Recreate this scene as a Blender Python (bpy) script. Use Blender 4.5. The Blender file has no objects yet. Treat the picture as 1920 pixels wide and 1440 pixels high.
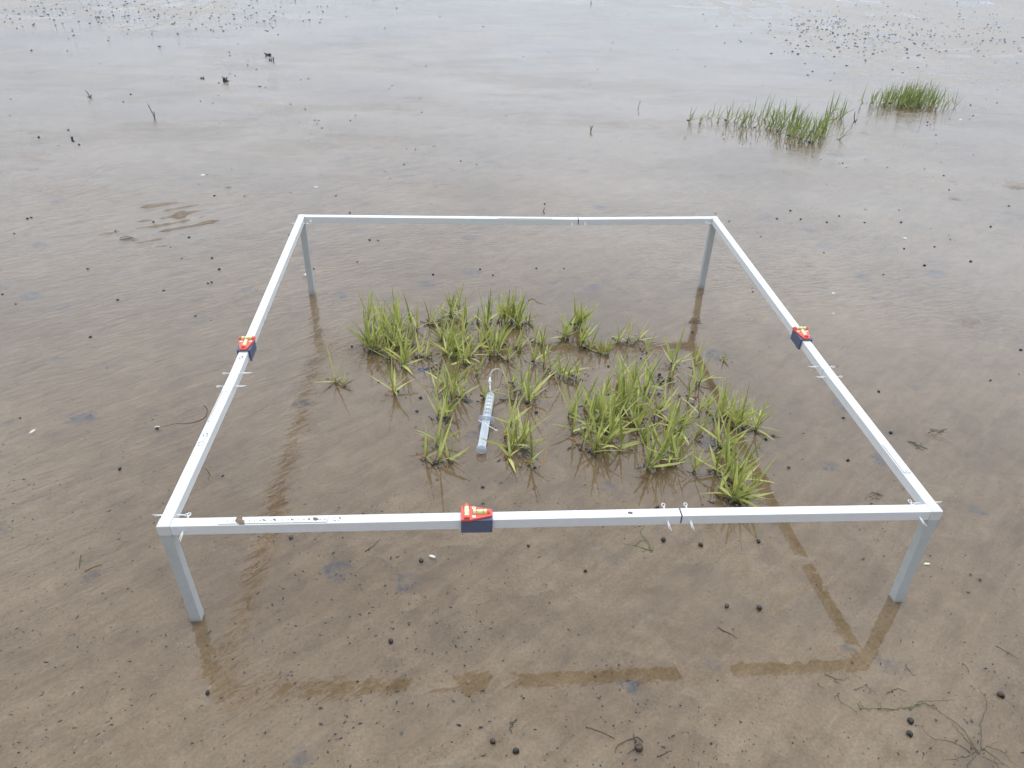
import bpy, math, random
import numpy as np
from mathutils import Vector, Matrix
R = math.radians
random.seed(7)
S = bpy.context.scene
COL = S.collection

# ------------------------------------------------------------------ camera
F = 1398.93; CAM = Vector((.3694, -.6866, .8322))
ROT = (Matrix.Rotation(-.0828, 3, 'Z') @ Matrix.Rotation(.9879, 3, 'X') @ Matrix.Rotation(.0331, 3, 'Z'))
cd = bpy.data.cameras.new('camera'); cam = bpy.data.objects.new('camera', cd); COL.objects.link(cam)
cd.sensor_width = 36; cd.lens = F / 1920 * 36; cd.clip_start = .02; cd.clip_end = 500
cam.matrix_world = Matrix.Translation(CAM) @ ROT.to_4x4()
S.camera = cam
def at(px, py, z=0.0):
    d = ROT @ Vector(((px - 960) / F, (720 - py) / F, -1))
    return CAM + d * ((z - CAM.z) / d.z)

# ------------------------------------------------------------------ world and sun (overcast)
SUN_EL, SUN_AZ = R(80), R(20)
w = bpy.data.worlds.new('World'); S.world = w; w.use_nodes = True
nt = w.node_tree; N = nt.nodes; L = nt.links
bg = N['Background']
sky = N.new('ShaderNodeTexSky'); sky.sky_type = 'NISHITA'; sky.sun_disc = False
sky.sun_elevation = SUN_EL; sky.sun_rotation = SUN_AZ; sky.dust_density = 3
mix = N.new('ShaderNodeMixRGB'); mix.inputs[0].default_value = .88
tc = N.new('ShaderNodeTexCoord'); mp = N.new('ShaderNodeMapping'); mp.inputs['Scale'].default_value = (1, 1, 3.2)
nz = N.new('ShaderNodeTexNoise'); nz.inputs['Scale'].default_value = 2.6; nz.inputs['Detail'].default_value = 5; nz.inputs['Roughness'].default_value = .5
cr = N.new('ShaderNodeValToRGB')
cr.color_ramp.elements[0].position = .33; cr.color_ramp.elements[0].color = (.78, .79, .82, 1)
cr.color_ramp.elements[1].position = .68; cr.color_ramp.elements[1].color = (.97, .985, 1.0, 1)
mul = N.new('ShaderNodeMixRGB'); mul.blend_type = 'MULTIPLY'; mul.inputs[0].default_value = 1; mul.inputs[2].default_value = (12.2, 13.3, 14.6, 1)
L.new(tc.outputs['Generated'], mp.inputs['Vector']); L.new(mp.outputs[0], nz.inputs['Vector']); L.new(nz.outputs['Fac'], cr.inputs[0])
dt = N.new('ShaderNodeVectorMath'); dt.operation = 'DOT_PRODUCT'; dt.inputs[1].default_value = (.12, .76, .64)
m1 = N.new('ShaderNodeMapRange'); m1.interpolation_type = 'SMOOTHSTEP'; m1.inputs[1].default_value = .0; m1.inputs[2].default_value = .98; m1.inputs[3].default_value = .64; m1.inputs[4].default_value = 1.85
se = N.new('ShaderNodeSeparateXYZ')
m2 = N.new('ShaderNodeMapRange'); m2.inputs[1].default_value = .04; m2.inputs[2].default_value = .34; m2.inputs[3].default_value = .42; m2.inputs[4].default_value = 1
mm = N.new('ShaderNodeMath'); mm.operation = 'MULTIPLY'
sc_ = N.new('ShaderNodeVectorMath'); sc_.operation = 'SCALE'
L.new(tc.outputs['Generated'], dt.inputs[0]); L.new(dt.outputs['Value'], m1.inputs[0]); L.new(tc.outputs['Generated'], se.inputs[0]); L.new(se.outputs[2], m2.inputs[0])
L.new(m1.outputs[0], mm.inputs[0]); L.new(m2.outputs[0], mm.inputs[1]); L.new(cr.outputs[0], sc_.inputs[0]); L.new(mm.outputs[0], sc_.inputs['Scale'])
L.new(sc_.outputs[0], mul.inputs[1]); L.new(sky.outputs[0], mix.inputs[1]); L.new(mul.outputs[0], mix.inputs[2])
L.new(mix.outputs[0], bg.inputs['Color']); bg.inputs['Strength'].default_value = .1
sd = bpy.data.lights.new('sun', 'SUN'); sd.energy = .6; sd.angle = R(20); sd.color = (1, .96, .9)
so = bpy.data.objects.new('sun', sd); COL.objects.link(so)
sv = Vector((math.sin(SUN_AZ) * math.cos(SUN_EL), math.cos(SUN_AZ) * math.cos(SUN_EL), math.sin(SUN_EL)))
so.rotation_euler = sv.to_track_quat('Z', 'Y').to_euler()
S.view_settings.view_transform = 'Standard'; S.view_settings.look = 'None'
S.view_settings.exposure = 0; S.view_settings.gamma = 1
try:
    S.cycles.max_bounces = 8; S.cycles.transparent_max_bounces = 16
except Exception: pass

# ------------------------------------------------------------------ materials
def mat(name, col, rough=.5, metal=0, spec=.5, var=0, vscale=200, bump=0, bscale=400, **kw):
    m = bpy.data.materials.new(name); m.use_nodes = True
    t = m.node_tree; p = t.nodes['Principled BSDF']
    p.inputs['Base Color'].default_value = (*col, 1); p.inputs['Roughness'].default_value = rough
    p.inputs['Metallic'].default_value = metal; p.inputs['Specular IOR Level'].default_value = spec
    for k, v in kw.items(): p.inputs[k.replace('_', ' ')].default_value = v
    g = t.nodes.new('ShaderNodeTexCoord')
    if var:
        n = t.nodes.new('ShaderNodeTexNoise'); n.inputs['Scale'].default_value = vscale; n.inputs['Detail'].default_value = 4
        r = t.nodes.new('ShaderNodeValToRGB')
        r.color_ramp.elements[0].position = .3; r.color_ramp.elements[0].color = (*[c * (1 - var) for c in col], 1)
        r.color_ramp.elements[1].position = .7; r.color_ramp.elements[1].color = (*[min(1, c * (1 + var)) for c in col], 1)
        t.links.new(g.outputs['Object'], n.inputs['Vector']); t.links.new(n.outputs['Fac'], r.inputs[0]); t.links.new(r.outputs[0], p.inputs['Base Color'])
    if bump:
        n = t.nodes.new('ShaderNodeTexNoise'); n.inputs['Scale'].default_value = bscale
        b = t.nodes.new('ShaderNodeBump'); b.inputs['Strength'].default_value = bump; b.inputs['Distance'].default_value = .001
        t.links.new(g.outputs['Object'], n.inputs['Vector']); t.links.new(n.outputs['Fac'], b.inputs['Height']); t.links.new(b.outputs[0], p.inputs['Normal'])
    return m

class NT:
    """small node-tree helper"""
    def __init__(s, m): m.use_nodes = True; s.t = m.node_tree
    def n(s, kind, ins=None, **attrs):
        o = s.t.nodes.new('ShaderNode' + kind)
        for k, v in attrs.items(): setattr(o, k, v)
        for k, v in (ins or {}).items():
            if hasattr(v, 'node'): s.t.links.new(v, o.inputs[k])
            else: o.inputs[k].default_value = v
        return o
    def math(s, op, a, b=0.0, clamp=False):
        o = s.n('Math', {0: a, 1: b}, operation=op); o.use_clamp = clamp; return o.outputs[0]
    def ramp(s, fac, stops):
        r = s.n('ValToRGB', {0: fac}); e = r.color_ramp.elements
        while len(e) < len(stops): e.new(.5)
        for el, (p, c) in zip(e, stops): el.position = p; el.color = (*c, 1) if len(c) == 3 else c
        return r.outputs[0]

def mud_material():
    m = bpy.data.materials.new('wet_mud'); T = NT(m); p = T.t.nodes['Principled BSDF']
    pos = T.n('NewGeometry').outputs['Position']
    big = T.n('TexNoise', {'Vector': pos, 'Scale': 1.7, 'Detail': 6, 'Roughness': .6}).outputs['Fac']
    mid = T.n('TexNoise', {'Vector': pos, 'Scale': 22, 'Detail': 6, 'Roughness': .65, 'Distortion': .6}).outputs['Fac']
    fine = T.n('TexNoise', {'Vector': pos, 'Scale': 260, 'Detail': 5, 'Roughness': .7}).outputs['Fac']
    rr = T.n('Mapping', {'Vector': T.n('Mapping', {'Vector': pos, 'Rotation': (0, 0, R(-40))}).outputs[0], 'Scale': (9, 48, 1)}).outputs[0]
    strk = T.n('TexNoise', {'Vector': rr, 'Scale': 1, 'Detail': 6, 'Roughness': .65, 'Distortion': .8}).outputs['Fac']
    c1 = T.ramp(T.math('ADD', T.math('MULTIPLY', big, .40), T.math('MULTIPLY', T.math('ADD', T.math('MULTIPLY', mid, .5), T.math('MULTIPLY', strk, .5)), .60)),
                [(.36, (.116, .075, .041)), (.5, (.184, .127, .073)), (.64, (.252, .182, .112))])
    # grey-blue spots of reduced mud showing through the surface
    mp_ = T.n('Mapping', {'Vector': pos, 'Scale': (1, 1.15, 1)}).outputs[0]
    warp = T.n('TexNoise', {'Vector': pos, 'Scale': 45, 'Detail': 4}).outputs['Color']
    wv = T.n('VectorMath', {0: warp, 'Scale': .032}, operation='SCALE').outputs[0]
    pv = T.n('VectorMath', {0: mp_, 1: wv}, operation='ADD').outputs[0]
    vo = T.n('TexVoronoi', {'Vector': pv, 'Scale': 9.5, 'Randomness': 1.0}, feature='F1')
    sel = T.n('SeparateColor', {0: vo.outputs['Color']})
    size = T.math('MULTIPLY', T.math('SUBTRACT', sel.outputs[0], .22, True), .42)
    spot = T.math('MULTIPLY', T.math('SUBTRACT', size, vo.outputs['Distance']), 11, True)
    nmask = T.math('MULTIPLY', T.math('SUBTRACT', T.n('TexNoise', {'Vector': pos, 'Scale': 75, 'Detail': 5, 'Roughness': .7}).outputs['Fac'], .36), 3.2, True)
    spot = T.math('MULTIPLY', T.math('MULTIPLY', spot, nmask), .8)
    c2 = T.n('MixRGB', {0: spot, 1: c1, 2: (.034, .050, .074, 1)}).outputs[0]
    # small dark crumbs and pale grains
    g = T.n('TexVoronoi', {'Vector': pos, 'Scale': 95, 'Randomness': 1.0}, feature='F1')
    gs = T.n('SeparateColor', {0: g.outputs['Color']})
    crumb = T.math('MULTIPLY', T.math('SUBTRACT', T.math('MULTIPLY', T.math('SUBTRACT', gs.outputs[0], .80, True), 1.6), g.outputs['Distance']), 9, True)
    cl = T.math('MULTIPLY', T.math('SUBTRACT', T.n('TexNoise', {'Vector': pos, 'Scale': 5, 'Detail': 3}).outputs['Fac'], .42), 6, True)
    c3 = T.n('MixRGB', {0: T.math('MULTIPLY', crumb, T.math('MULTIPLY', cl, .75)), 1: c2, 2: (.045, .036, .030, 1)}).outputs[0]
    c4 = T.n('MixRGB', {0: .6, 1: c3, 2: T.ramp(fine, [(.3, (.55, .55, .55)), (.7, (1.35, 1.35, 1.35))])}, blend_type='MULTIPLY').outputs[0]
    T.t.links.new(c4, p.inputs['Base Color'])
    T.t.links.new(T.math('MULTIPLY', T.math('GREATER_THAN', T.n('SeparateXYZ', {0: pos}).outputs[2], 0.0), T.n('MapRange', {0: T.n('SeparateXYZ', {0: pos}).outputs[1], 1: 1.5, 2: 3.0, 3: .42, 4: .95}).outputs[0]), p.inputs['Specular IOR Level'])
    T.t.links.new(T.n('MapRange', {0: mid, 1: .3, 2: .7, 3: .22, 4: .42}).outputs[0], p.inputs['Roughness'])
    h = T.math('ADD', T.math('MULTIPLY', mid, 1.2), T.math('MULTIPLY', fine, .35))
    b = T.n('Bump', {'Height': h, 'Strength': .55, 'Distance': .0022})
    T.t.links.new(b.outputs[0], p.inputs['Normal'])
    return m

def water_material():
    m = bpy.data.materials.new('shallow_water'); T = NT(m); t = T.t
    t.nodes.remove(t.nodes['Principled BSDF']); out = t.nodes['Material Output']
    pos = T.n('NewGeometry').outputs['Position']
    sx = T.n('SeparateXYZ', {0: pos})
    X, Y = sx.outputs[0], sx.outputs[1]
    # wind ripples, stretched along their crests
    r1 = T.n('Mapping', {'Vector': T.n('Mapping', {'Vector': pos, 'Rotation': (0, 0, R(-36))}).outputs[0], 'Scale': (19, 66, 1)}).outputs[0]
    n1 = T.n('TexNoise', {'Vector': r1, 'Scale': 1, 'Detail': 3, 'Roughness': .55, 'Distortion': .7}).outputs['Fac']
    r2 = T.n('Mapping', {'Vector': T.n('Mapping', {'Vector': pos, 'Rotation': (0, 0, R(-14))}).outputs[0], 'Scale': (24, 80, 1)}).outputs[0]
    n2 = T.n('TexNoise', {'Vector': r2, 'Scale': 1, 'Detail': 2, 'Roughness': .5, 'Distortion': .5}).outputs['Fac']
    n3 = T.n('TexNoise', {'Vector': pos, 'Scale': 9, 'Detail': 2}).outputs['Fac']
    patch = T.n('TexNoise', {'Vector': pos, 'Scale': 1.5, 'Detail': 3, 'Roughness': .5}).outputs['Fac']
    pm = T.n('MapRange', {0: patch, 1: .38, 2: .62}).outputs[0]
    left = T.n('MapRange', {0: T.math('ADD', X, T.math('MULTIPLY', T.math('SUBTRACT', patch, .5), .5)), 1: .02, 2: .30, 3: 1.0, 4: 0.0}).outputs[0]
    back = T.n('MapRange', {0: T.math('ADD', Y, T.math('MULTIPLY', T.math('SUBTRACT', patch, .5), .8)), 1: .55, 2: .95, 3: 0.0, 4: 1.0}).outputs[0]
    fade = T.n('MapRange', {0: Y, 1: 1.0, 2: 2.6, 3: 1.0, 4: .18}).outputs[0]
    s1 = T.math('MULTIPLY', left, T.math('ADD', .16, T.math('MULTIPLY', pm, .55)))
    s2 = T.math('MULTIPLY', T.math('MULTIPLY', back, fade), T.math('ADD', .15, T.math('MULTIPLY', pm, .7)))
    h = T.math('ADD', T.math('MULTIPLY', T.math('MULTIPLY', n1, s1), 1.0), T.math('MULTIPLY', T.math('MULTIPLY', n2, s2), .62))
    h = T.math('ADD', h, T.math('MULTIPLY', n1, .05))
    n4 = T.n('TexNoise', {'Vector': pos, 'Scale': 75, 'Detail': 2, 'Roughness': .5}).outputs['Fac']
    pw = T.n('Mapping', {'Vector': pos, 'Scale': (.8, 1.5, 1)}).outputs[0]
    pn = T.n('MapRange', {0: T.n('TexNoise', {'Vector': pw, 'Scale': 1.4, 'Detail': 4, 'Roughness': .6}).outputs['Fac'], 1: .46, 2: .60, 3: .05, 4: .5}).outputs[0]
    far = T.n('MapRange', {0: Y, 1: .6, 2: 1.3}).outputs[0]
    h = T.math('ADD', h, T.math('MULTIPLY', T.math('MULTIPLY', n4, pn), T.math('ADD', .10, far)))
    b = T.n('Bump', {'Height': h, 'Strength': 1.0, 'Distance': .0030})
    fr = T.n('Fresnel', {'IOR': 1.46, 'Normal': b.outputs[0]})
    tr = T.n('BsdfTransparent', {'Color': (.995, .99, .98, 1)})
    sl = T.n('TexNoise', {'Vector': T.n('Mapping', {'Vector': pos, 'Scale': (.55, 1.1, 1)}).outputs[0], 'Scale': 1.5, 'Detail': 7, 'Roughness': .68}).outputs['Fac']
    silt = T.math('MULTIPLY', T.n('MapRange', {0: sl, 1: .48, 2: .60}).outputs[0], T.n('MapRange', {0: Y, 1: 1.2, 2: 2.6}).outputs[0])
    gl = T.n('BsdfGlossy', {'Color': (.97, .98, 1, 1), 'Roughness': T.math('ADD', .035, T.math('MULTIPLY', silt, .22)), 'Normal': b.outputs[0]})
    bf = T.n('NewGeometry').outputs['Backfacing']
    fac = T.math('ADD', T.math('MULTIPLY', fr.outputs[0], T.math('SUBTRACT', 1.0, bf)), T.math('MULTIPLY', bf, .04))
    fac = T.math('MULTIPLY', fac, T.math('SUBTRACT', 1.0, T.math('MULTIPLY', silt, .20)))
    mx = T.n('MixShader', {0: fac, 1: tr.outputs[0], 2: gl.outputs[0]})
    t.links.new(mx.outputs[0], out.inputs['Surface'])
    return m

def leaf_material(name, dark, light, trans=.3):
    m = bpy.data.materials.new(name); T = NT(m); t = T.t; p = t.nodes['Principled BSDF']; out = t.nodes['Material Output']
    a = T.n('Attribute'); a.attribute_name = 'tone'
    geo = T.n('NewGeometry')
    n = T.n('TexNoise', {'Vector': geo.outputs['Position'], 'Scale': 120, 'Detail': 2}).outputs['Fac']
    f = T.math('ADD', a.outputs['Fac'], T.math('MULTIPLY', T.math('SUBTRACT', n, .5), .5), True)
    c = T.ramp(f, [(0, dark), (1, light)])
    t.links.new(c, p.inputs['Base Color']); p.inputs['Roughness'].default_value = .42; p.inputs['Specular IOR Level'].default_value = .45
    tl = T.n('BsdfTranslucent', {'Color': c})
    mx = T.n('MixShader', {0: trans, 1: p.outputs[0], 2: tl.outputs[0]})
    t.links.new(mx.outputs[0], out.inputs['Surface'])
    return m

MT = dict(
    mud=mud_material(), water=water_material(),
    paint=mat('white_painted_metal', (.80, .81, .82), .38, var=.02, vscale=60, bump=.08, bscale=900),
    joint=mat('grey_white_plastic', (.70, .70, .685), .45, var=.03, vscale=80),
    leg=mat('grey_painted_metal', (.50, .52, .52), .45, var=.04, vscale=50, bump=.1, bscale=700),
    steel=mat('zinc_wire', (.86, .86, .86), .35, metal=.25),
    black=mat('black_gap', (.03, .03, .04), .6),
    tape=mat('white_scale_tape', (.86, .86, .83), .35, var=.02),
    tapeedge=mat('yellowed_tape_edge', (.50, .45, .36), .6, var=.2),
    ink=mat('black_print', (.03, .03, .035), .5), redink=mat('red_print', (.6, .08, .08), .5),
    mudcake=mat('drying_mud', (.20, .145, .10), .8, var=.25, vscale=300, bump=.6, bscale=600),
    block=mat('blue_grey_plastic', (.105, .125, .205), .5, var=.06, vscale=300, bump=.1),
    red=mat('red_plastic', (.84, .12, .09), .38, var=.04, vscale=200),
    vial=mat('yellow_green_vial', (.86, .84, .28), .12, Coat_Weight=.6, Transmission_Weight=.25),
    bubble=mat('vial_bubble', (.90, .92, .60), .08, Coat_Weight=.8),
    syr=None,
    rubber=mat('grey_rubber', (.03, .06, .12), .45), fluid=mat('cloudy_sample_fluid', (.74, .73, .62), .35),
    whiteplastic=mat('white_plastic', (.82, .83, .85), .3),
    snail=mat('dark_wet_shell', (.016, .013, .013), .22, var=.55, vscale=240, bump=.5, bscale=500, Coat_Weight=.4),
    snail_brown=mat('brown_wet_shell', (.060, .036, .024), .28, var=.5, vscale=260, bump=.4, Coat_Weight=.3),
    snail_pale=mat('pale_shell', (.45, .36, .27), .4, var=.35, vscale=250, bump=.4),
    shell=mat('white_shell', (.78, .74, .66), .4, var=.15, vscale=250),
    mussel=mat('blue_mussel_shell', (.05, .08, .22), .2, var=.5, vscale=160),
    crumb=mat('dark_crumbs', (.045, .036, .032), .55, var=.5, vscale=40),
    twig=mat('brown_twig', (.085, .055, .035), .55, var=.4, vscale=90),
    algae=mat('grey_green_algae', (.085, .080, .050), .5, var=.45, vscale=60),
    algae_green=mat('green_algae', (.16, .18, .06), .5, var=.35, vscale=60),
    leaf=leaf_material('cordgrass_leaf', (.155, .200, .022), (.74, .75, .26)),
    leaf_far=leaf_material('distant_cordgrass_leaf', (.12, .17, .03), (.42, .48, .14)),
    stem=leaf_material('cordgrass_stem', (.13, .20, .03), (.30, .34, .09), .1),
    dead=leaf_material('dead_leaf', (.20, .07, .018), (.55, .26, .06), .2),
)
def milky():
    m = bpy.data.materials.new('milky_clear_plastic'); T = NT(m); t = T.t; p = t.nodes['Principled BSDF']; out = t.nodes['Material Output']
    p.inputs['Base Color'].default_value = (.80, .84, .88, 1); p.inputs['Roughness'].default_value = .22
    tr = T.n('BsdfTransparent', {'Color': (.95, .97, 1, 1)})
    fr = T.n('LayerWeight', {'Blend': .45})
    f = T.n('MapRange', {0: fr.outputs['Facing'], 1: 0, 2: 1, 3: .32, 4: .80}).outputs[0]
    mx = T.n('MixShader', {0: f, 1: tr.outputs[0], 2: p.outputs[0]})
    t.links.new(mx.outputs[0], out.inputs['Surface']); return m
MT['syr'] = milky()

# ------------------------------------------------------------------ mesh helpers
class MB:
    def __init__(s): s.v = []; s.f = []; s.tone = []; s.smooth = True
    def add(s, vs, fs, tone=0.5):
        o = len(s.v); s.v += [tuple(v) for v in vs]; s.f += [tuple(i + o for i in f) for f in fs]
        s.tone += (list(tone) if hasattr(tone, '__len__') else [tone] * len(vs))
    def box(s, c, d, M=None):
        x, y, z = d[0] / 2, d[1] / 2, d[2] / 2
        vs = [Vector((a * x, b * y, e * z)) for a in (-1, 1) for b in (-1, 1) for e in (-1, 1)]
        vs = [(M @ v if M else v) + Vector(c) for v in vs]
        s.add(vs, [(0, 1, 3, 2), (4, 6, 7, 5), (0, 4, 5, 1), (2, 3, 7, 6), (0, 2, 6, 4), (1, 5, 7, 3)])
    def prism(s, poly, z0, z1):
        n = len(poly)
        s.add([(x, y, z0) for x, y in poly] + [(x, y, z1) for x, y in poly],
              [tuple(range(n - 1, -1, -1)), tuple(range(n, 2 * n))] + [(i, (i + 1) % n, n + (i + 1) % n, n + i) for i in range(n)])
    def tube(s, pts, rad, n=8, tone=.5, cap=True):
        pts = [Vector(p) for p in pts]; k = len(pts)
        rs = rad if hasattr(rad, '__len__') else [rad] * k
        vs = []; up = Vector((0, 0, 1))
        for i, p in enumerate(pts):
            d = (pts[min(i + 1, k - 1)] - pts[max(i - 1, 0)]).normalized()
            a = d.cross(up)
            if a.length < 1e-3: a = d.cross(Vector((0, 1, 0)))
            a.normalize(); b = a.cross(d)
            for j in range(n):
                q = 2 * math.pi * j / n
                vs.append(p + (a * math.cos(q) + b * math.sin(q)) * rs[i])
        fs = [(i * n + j, i * n + (j + 1) % n, (i + 1) * n + (j + 1) % n, (i + 1) * n + j) for i in range(k - 1) for j in range(n)]
        if cap: fs += [tuple(range(n - 1, -1, -1)), tuple(range((k - 1) * n, k * n))]
        s.add(vs, fs, tone)
    def blob(s, c, r, seed=0, ns=7, nr=4, flat=1.0, jag=.25):
        rg = random.Random(seed); vs = [Vector((0, 0, r * flat))]
        for i in range(1, nr):
            th = math.pi * i / nr
            for j in range(ns):
                q = 2 * math.pi * (j + .5 * (i % 2)) / ns; k = r * (1 + rg.uniform(-jag, jag))
                vs.append(Vector((k * math.sin(th) * math.cos(q), k * math.sin(th) * math.sin(q), k * flat * math.cos(th))))
        vs.append(Vector((0, 0, -r * flat)))
        fs = [(0, 1 + j, 1 + (j + 1) % ns) for j in range(ns)]
        for i in range(nr - 2):
            a = 1 + i * ns; fs += [(a + j, a + ns + j, a + ns + (j + 1) % ns, a + (j + 1) % ns) for j in range(ns)]
        a = 1 + (nr - 2) * ns; fs += [(a + j, len(vs) - 1, a + (j + 1) % ns) for j in range(ns)]
        s.add([v + Vector(c) for v in vs], fs)
    def mesh(s, name, m, smooth=False):
        me = bpy.data.meshes.new(name); me.from_pydata(s.v, [], s.f); me.update()
        a = me.attributes.new('tone', 'FLOAT', 'POINT'); a.data.foreach_set('value', s.tone)
        me.materials.append(m)
        if smooth: me.polygons.foreach_set('use_smooth', [True] * len(me.polygons))
        return me
    def build(s, name, m, parent=None, smooth=False, bevel=0, loc=None):
        o = bpy.data.objects.new(name, s.mesh(name, m, smooth)); COL.objects.link(o)
        if parent: o.parent = parent
        if loc is not None: o.location = loc
        if bevel:
            b = o.modifiers.new('bevel', 'BEVEL'); b.width = bevel; b.segments = 2; b.limit_method = 'ANGLE'
        return o
def tag(o, label=None, cat=None, group=None, kind=None):
    if label: o['label'] = label
    if cat: o['category'] = cat
    if group: o['group'] = group
    if kind: o['kind'] = kind
    return o
def empty(name, loc=(0, 0, 0), rz=0):
    o = bpy.data.objects.new(name, None); COL.objects.link(o); o.location = loc; o.rotation_euler.z = rz
    o.empty_display_size = .02; return o

# ------------------------------------------------------------------ mud flat
def hashgrid(ix, iy, seed):
    h = (ix.astype(np.int64) * 374761393 + iy.astype(np.int64) * 668265263 + seed * 974711) & 0xffffffff
    h = ((h ^ (h >> 13)) * 1274126177) & 0xffffffff
    return ((h ^ (h >> 16)) & 0xffff) / 65535.0
def vnoise(x, y, seed):
    ix = np.floor(x); iy = np.floor(y); fx = x - ix; fy = y - iy
    fx = fx * fx * (3 - 2 * fx); fy = fy * fy * (3 - 2 * fy)
    a = hashgrid(ix, iy, seed); b = hashgrid(ix + 1, iy, seed); c = hashgrid(ix, iy + 1, seed); d = hashgrid(ix + 1, iy + 1, seed)
    return (a + (b - a) * fx) * (1 - fy) + (c + (d - c) * fx) * fy
def fbm(x, y, seed, o=4, g=.5):
    v = 0; a = 1; s = 0
    for i in range(o): v = v + a * vnoise(x * 2 ** i, y * 2 ** i, seed + i * 17); s += a; a *= g
    return v / s
def sm(x, a, b):
    t = np.clip((x - a) / (b - a), 0, 1); return t * t * (3 - 2 * t)

MOUNDS = [(274, 386, 1.3, 1.2), (310, 380, 1.6, .8), (235, 388, 1.1, .7), (338, 403, 1.4, .8), (376, 422, 1.1, .7), (22, 518, 1.4, .9), (225, 485, 1.1, .7),
          (243, 447, 1.0, .8), (275, 452, 1.4, .6), (243, 306, 1.0, .9), (279, 321, .9, .6), (357, 291, .8, .6), (374, 301, .8, .5), (70, 294, 1.0, .8),
          (66, 258, 1.1, .8), (462, 437, 1.1, .8), (515, 385, .9, .7), (429, 352, .9, .8), (401, 340, .9, .5), (814, 274, 1.1, .8), (751, 338, 1.0, .8),
          (846, 317, .9, .8), (903, 297, .8, .5), (809, 462, 1.1, .7), (750, 450, .8, .5), (1620, 249, 1.2, 1.1), (1903, 351, 1.3, 1.1), (1792, 373, 1.2, .7),
          (1622, 393, 1.0, .8), (1737, 230, .9, .7), (1150, 80, .9, .8), (986, 106, .9, .8), (1708, 81, 1.3, 1.1), (1525, 50, 1.4, 1.2), (1859, 80, 1.3, 1.1),
          (1788, 96, 1.1, .8), (1638, 132, 1.0, .7), (1780, 210, 1.0, .6), (115, 448, 1.0, .6), (590, 510, 1.2, 1.0), (510, 93, 1.0, .6), (48, 182, 1.2, .6),
          (860, 600, 1.6, .8), (1230, 705, 1.4, .9), (1750, 815, 1.1, .6), (1850, 1085, 1.0, .6), (1870, 1315, 1.3, .7), (1185, 1320, 1.0, .5)]
def axis(a, b, step, lo, hi):
    c = list(np.arange(a, b + 1e-9, step)); d = step
    x = b
    while x < hi: d *= 1.055; x += d; c.append(x)
    x = a; d = step; pre = []
    while x > lo: d *= 1.055; x -= d; pre.append(x)
    return np.array(pre[::-1] + c)
def mud_height(X, Y):
    p = fbm(X * 5 + 3.1, Y * 5 + 1.7, 5, 4, .55)                      # pools and flats, 20 cm
    q = fbm(X * 22, Y * 22, 31, 3, .6)                                # dimples
    ca, sa = math.cos(R(38)), math.sin(R(38))
    U = X * ca + Y * sa; V = -X * sa + Y * ca
    st = fbm(U * 9, V * 55 + 2 * q, 77, 3, .5)                        # drawn-out flow marks
    h = -.0028 + (p - .5) * .0115 + (q - .5) * .0032 + (st - .5) * .0022
    # deeper pool through the left and behind the frame
    left = sm(X, .30, .0) * sm(Y, -.7, -.3) * sm(Y, 2.2, 1.6)
    h -= .0030 * left
    h -= .0034 * sm(Y, .72, .95) * sm(Y, 2.6, 1.9) * sm(X, 2.0, 1.6)
    # the right front is a flat film
    h -= .0012 * sm(X, .86, .98) * sm(Y, .35, .0)
    h += .0044 * sm(Y, .32, .12) * sm(X, .12, .3) * (fbm(X * 15, Y * 19, 55, 3, .55) - .46) * 4.5 * (1 - .75 * sm(X, .84, .95))
    h += .0016 * sm(Y, .32, .12) * sm(X, .12, .3)
    # around the grass the mud stands a little higher
    # far banks with broken surface
    h -= .0035 * sm(Y, 1.7, 2.5)
    far = fbm(X * 1.1 + 9, Y * 1.1 + 4, 91, 3, .5)
    h += .006 * sm(Y, 3.3, 5.2) * (far - .42)
    tl = sm(X, -.9, -1.6) * sm(Y, 4.2, 5.2); tr = sm(X, 2.0, 3.0) * sm(Y, 3.0, 3.7)
    rough = fbm(X * 10, Y * 10, 15, 4, .75)
    h += np.maximum(tl, tr) * (.0048 + .026 * (rough - .45))
    # ripple field behind the left corner
    c = at(330, 420); d2 = ((X - c.x) / .42) ** 2 + ((Y - c.y) / .30) ** 2
    m = np.exp(-d2)
    Vr = -X * math.sin(R(32)) + Y * math.cos(R(32))
    rip = np.sin(Vr * 2 * math.pi / .055 + 5 * p) * .5 + .5
    h += m * ((.0075 * rip ** 2 + .0024) * (.35 + 1.3 * q))
    c = at(720, 305); d2 = ((X - c.x) / .3) ** 2 + ((Y - c.y) / .14) ** 2
    h += np.exp(-d2) * (.0045 * rip ** 2)
    for px, py, s, k in MOUNDS:
        c = at(px, py); sc = .012 * s * max(1, (c - CAM).length / 2.0) ** .55
        d2 = ((X - c.x) / sc) ** 2 + ((Y - c.y) / sc) ** 2
        g = np.exp(-d2) * (d2 < 12)
        h = h + g * (.0062 * k * max(1, (c - CAM).length / 2.0) ** .4) * (.6 + .8 * q) + .0015 * np.exp(-d2 / 5)
    return h
gx = axis(-.95, 2.0, .0075, -60, 70); gy = axis(-.45, 2.4, .0075, -50, 130)
GX, GY = np.meshgrid(gx, gy)
GZ = mud_height(GX, GY)
nx, ny = len(gx), len(gy)
co = np.stack([GX, GY, GZ], -1).reshape(-1, 3).astype(np.float32)
ii = (np.arange(ny - 1)[:, None] * nx + np.arange(nx - 1)[None, :]).ravel()
fa = np.stack([ii, ii + 1, ii + nx + 1, ii + nx], -1).astype(np.int32)
me = bpy.data.meshes.new('mud_flat')
me.vertices.add(len(co)); me.vertices.foreach_set('co', co.ravel())
me.loops.add(fa.size); me.loops.foreach_set('vertex_index', fa.ravel())
me.polygons.add(len(fa)); me.polygons.foreach_set('loop_start', np.arange(0, fa.size, 4, dtype=np.int32))
me.polygons.foreach_set('use_smooth', np.ones(len(fa), bool))
me.update(calc_edges=True); me.validate()
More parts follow.
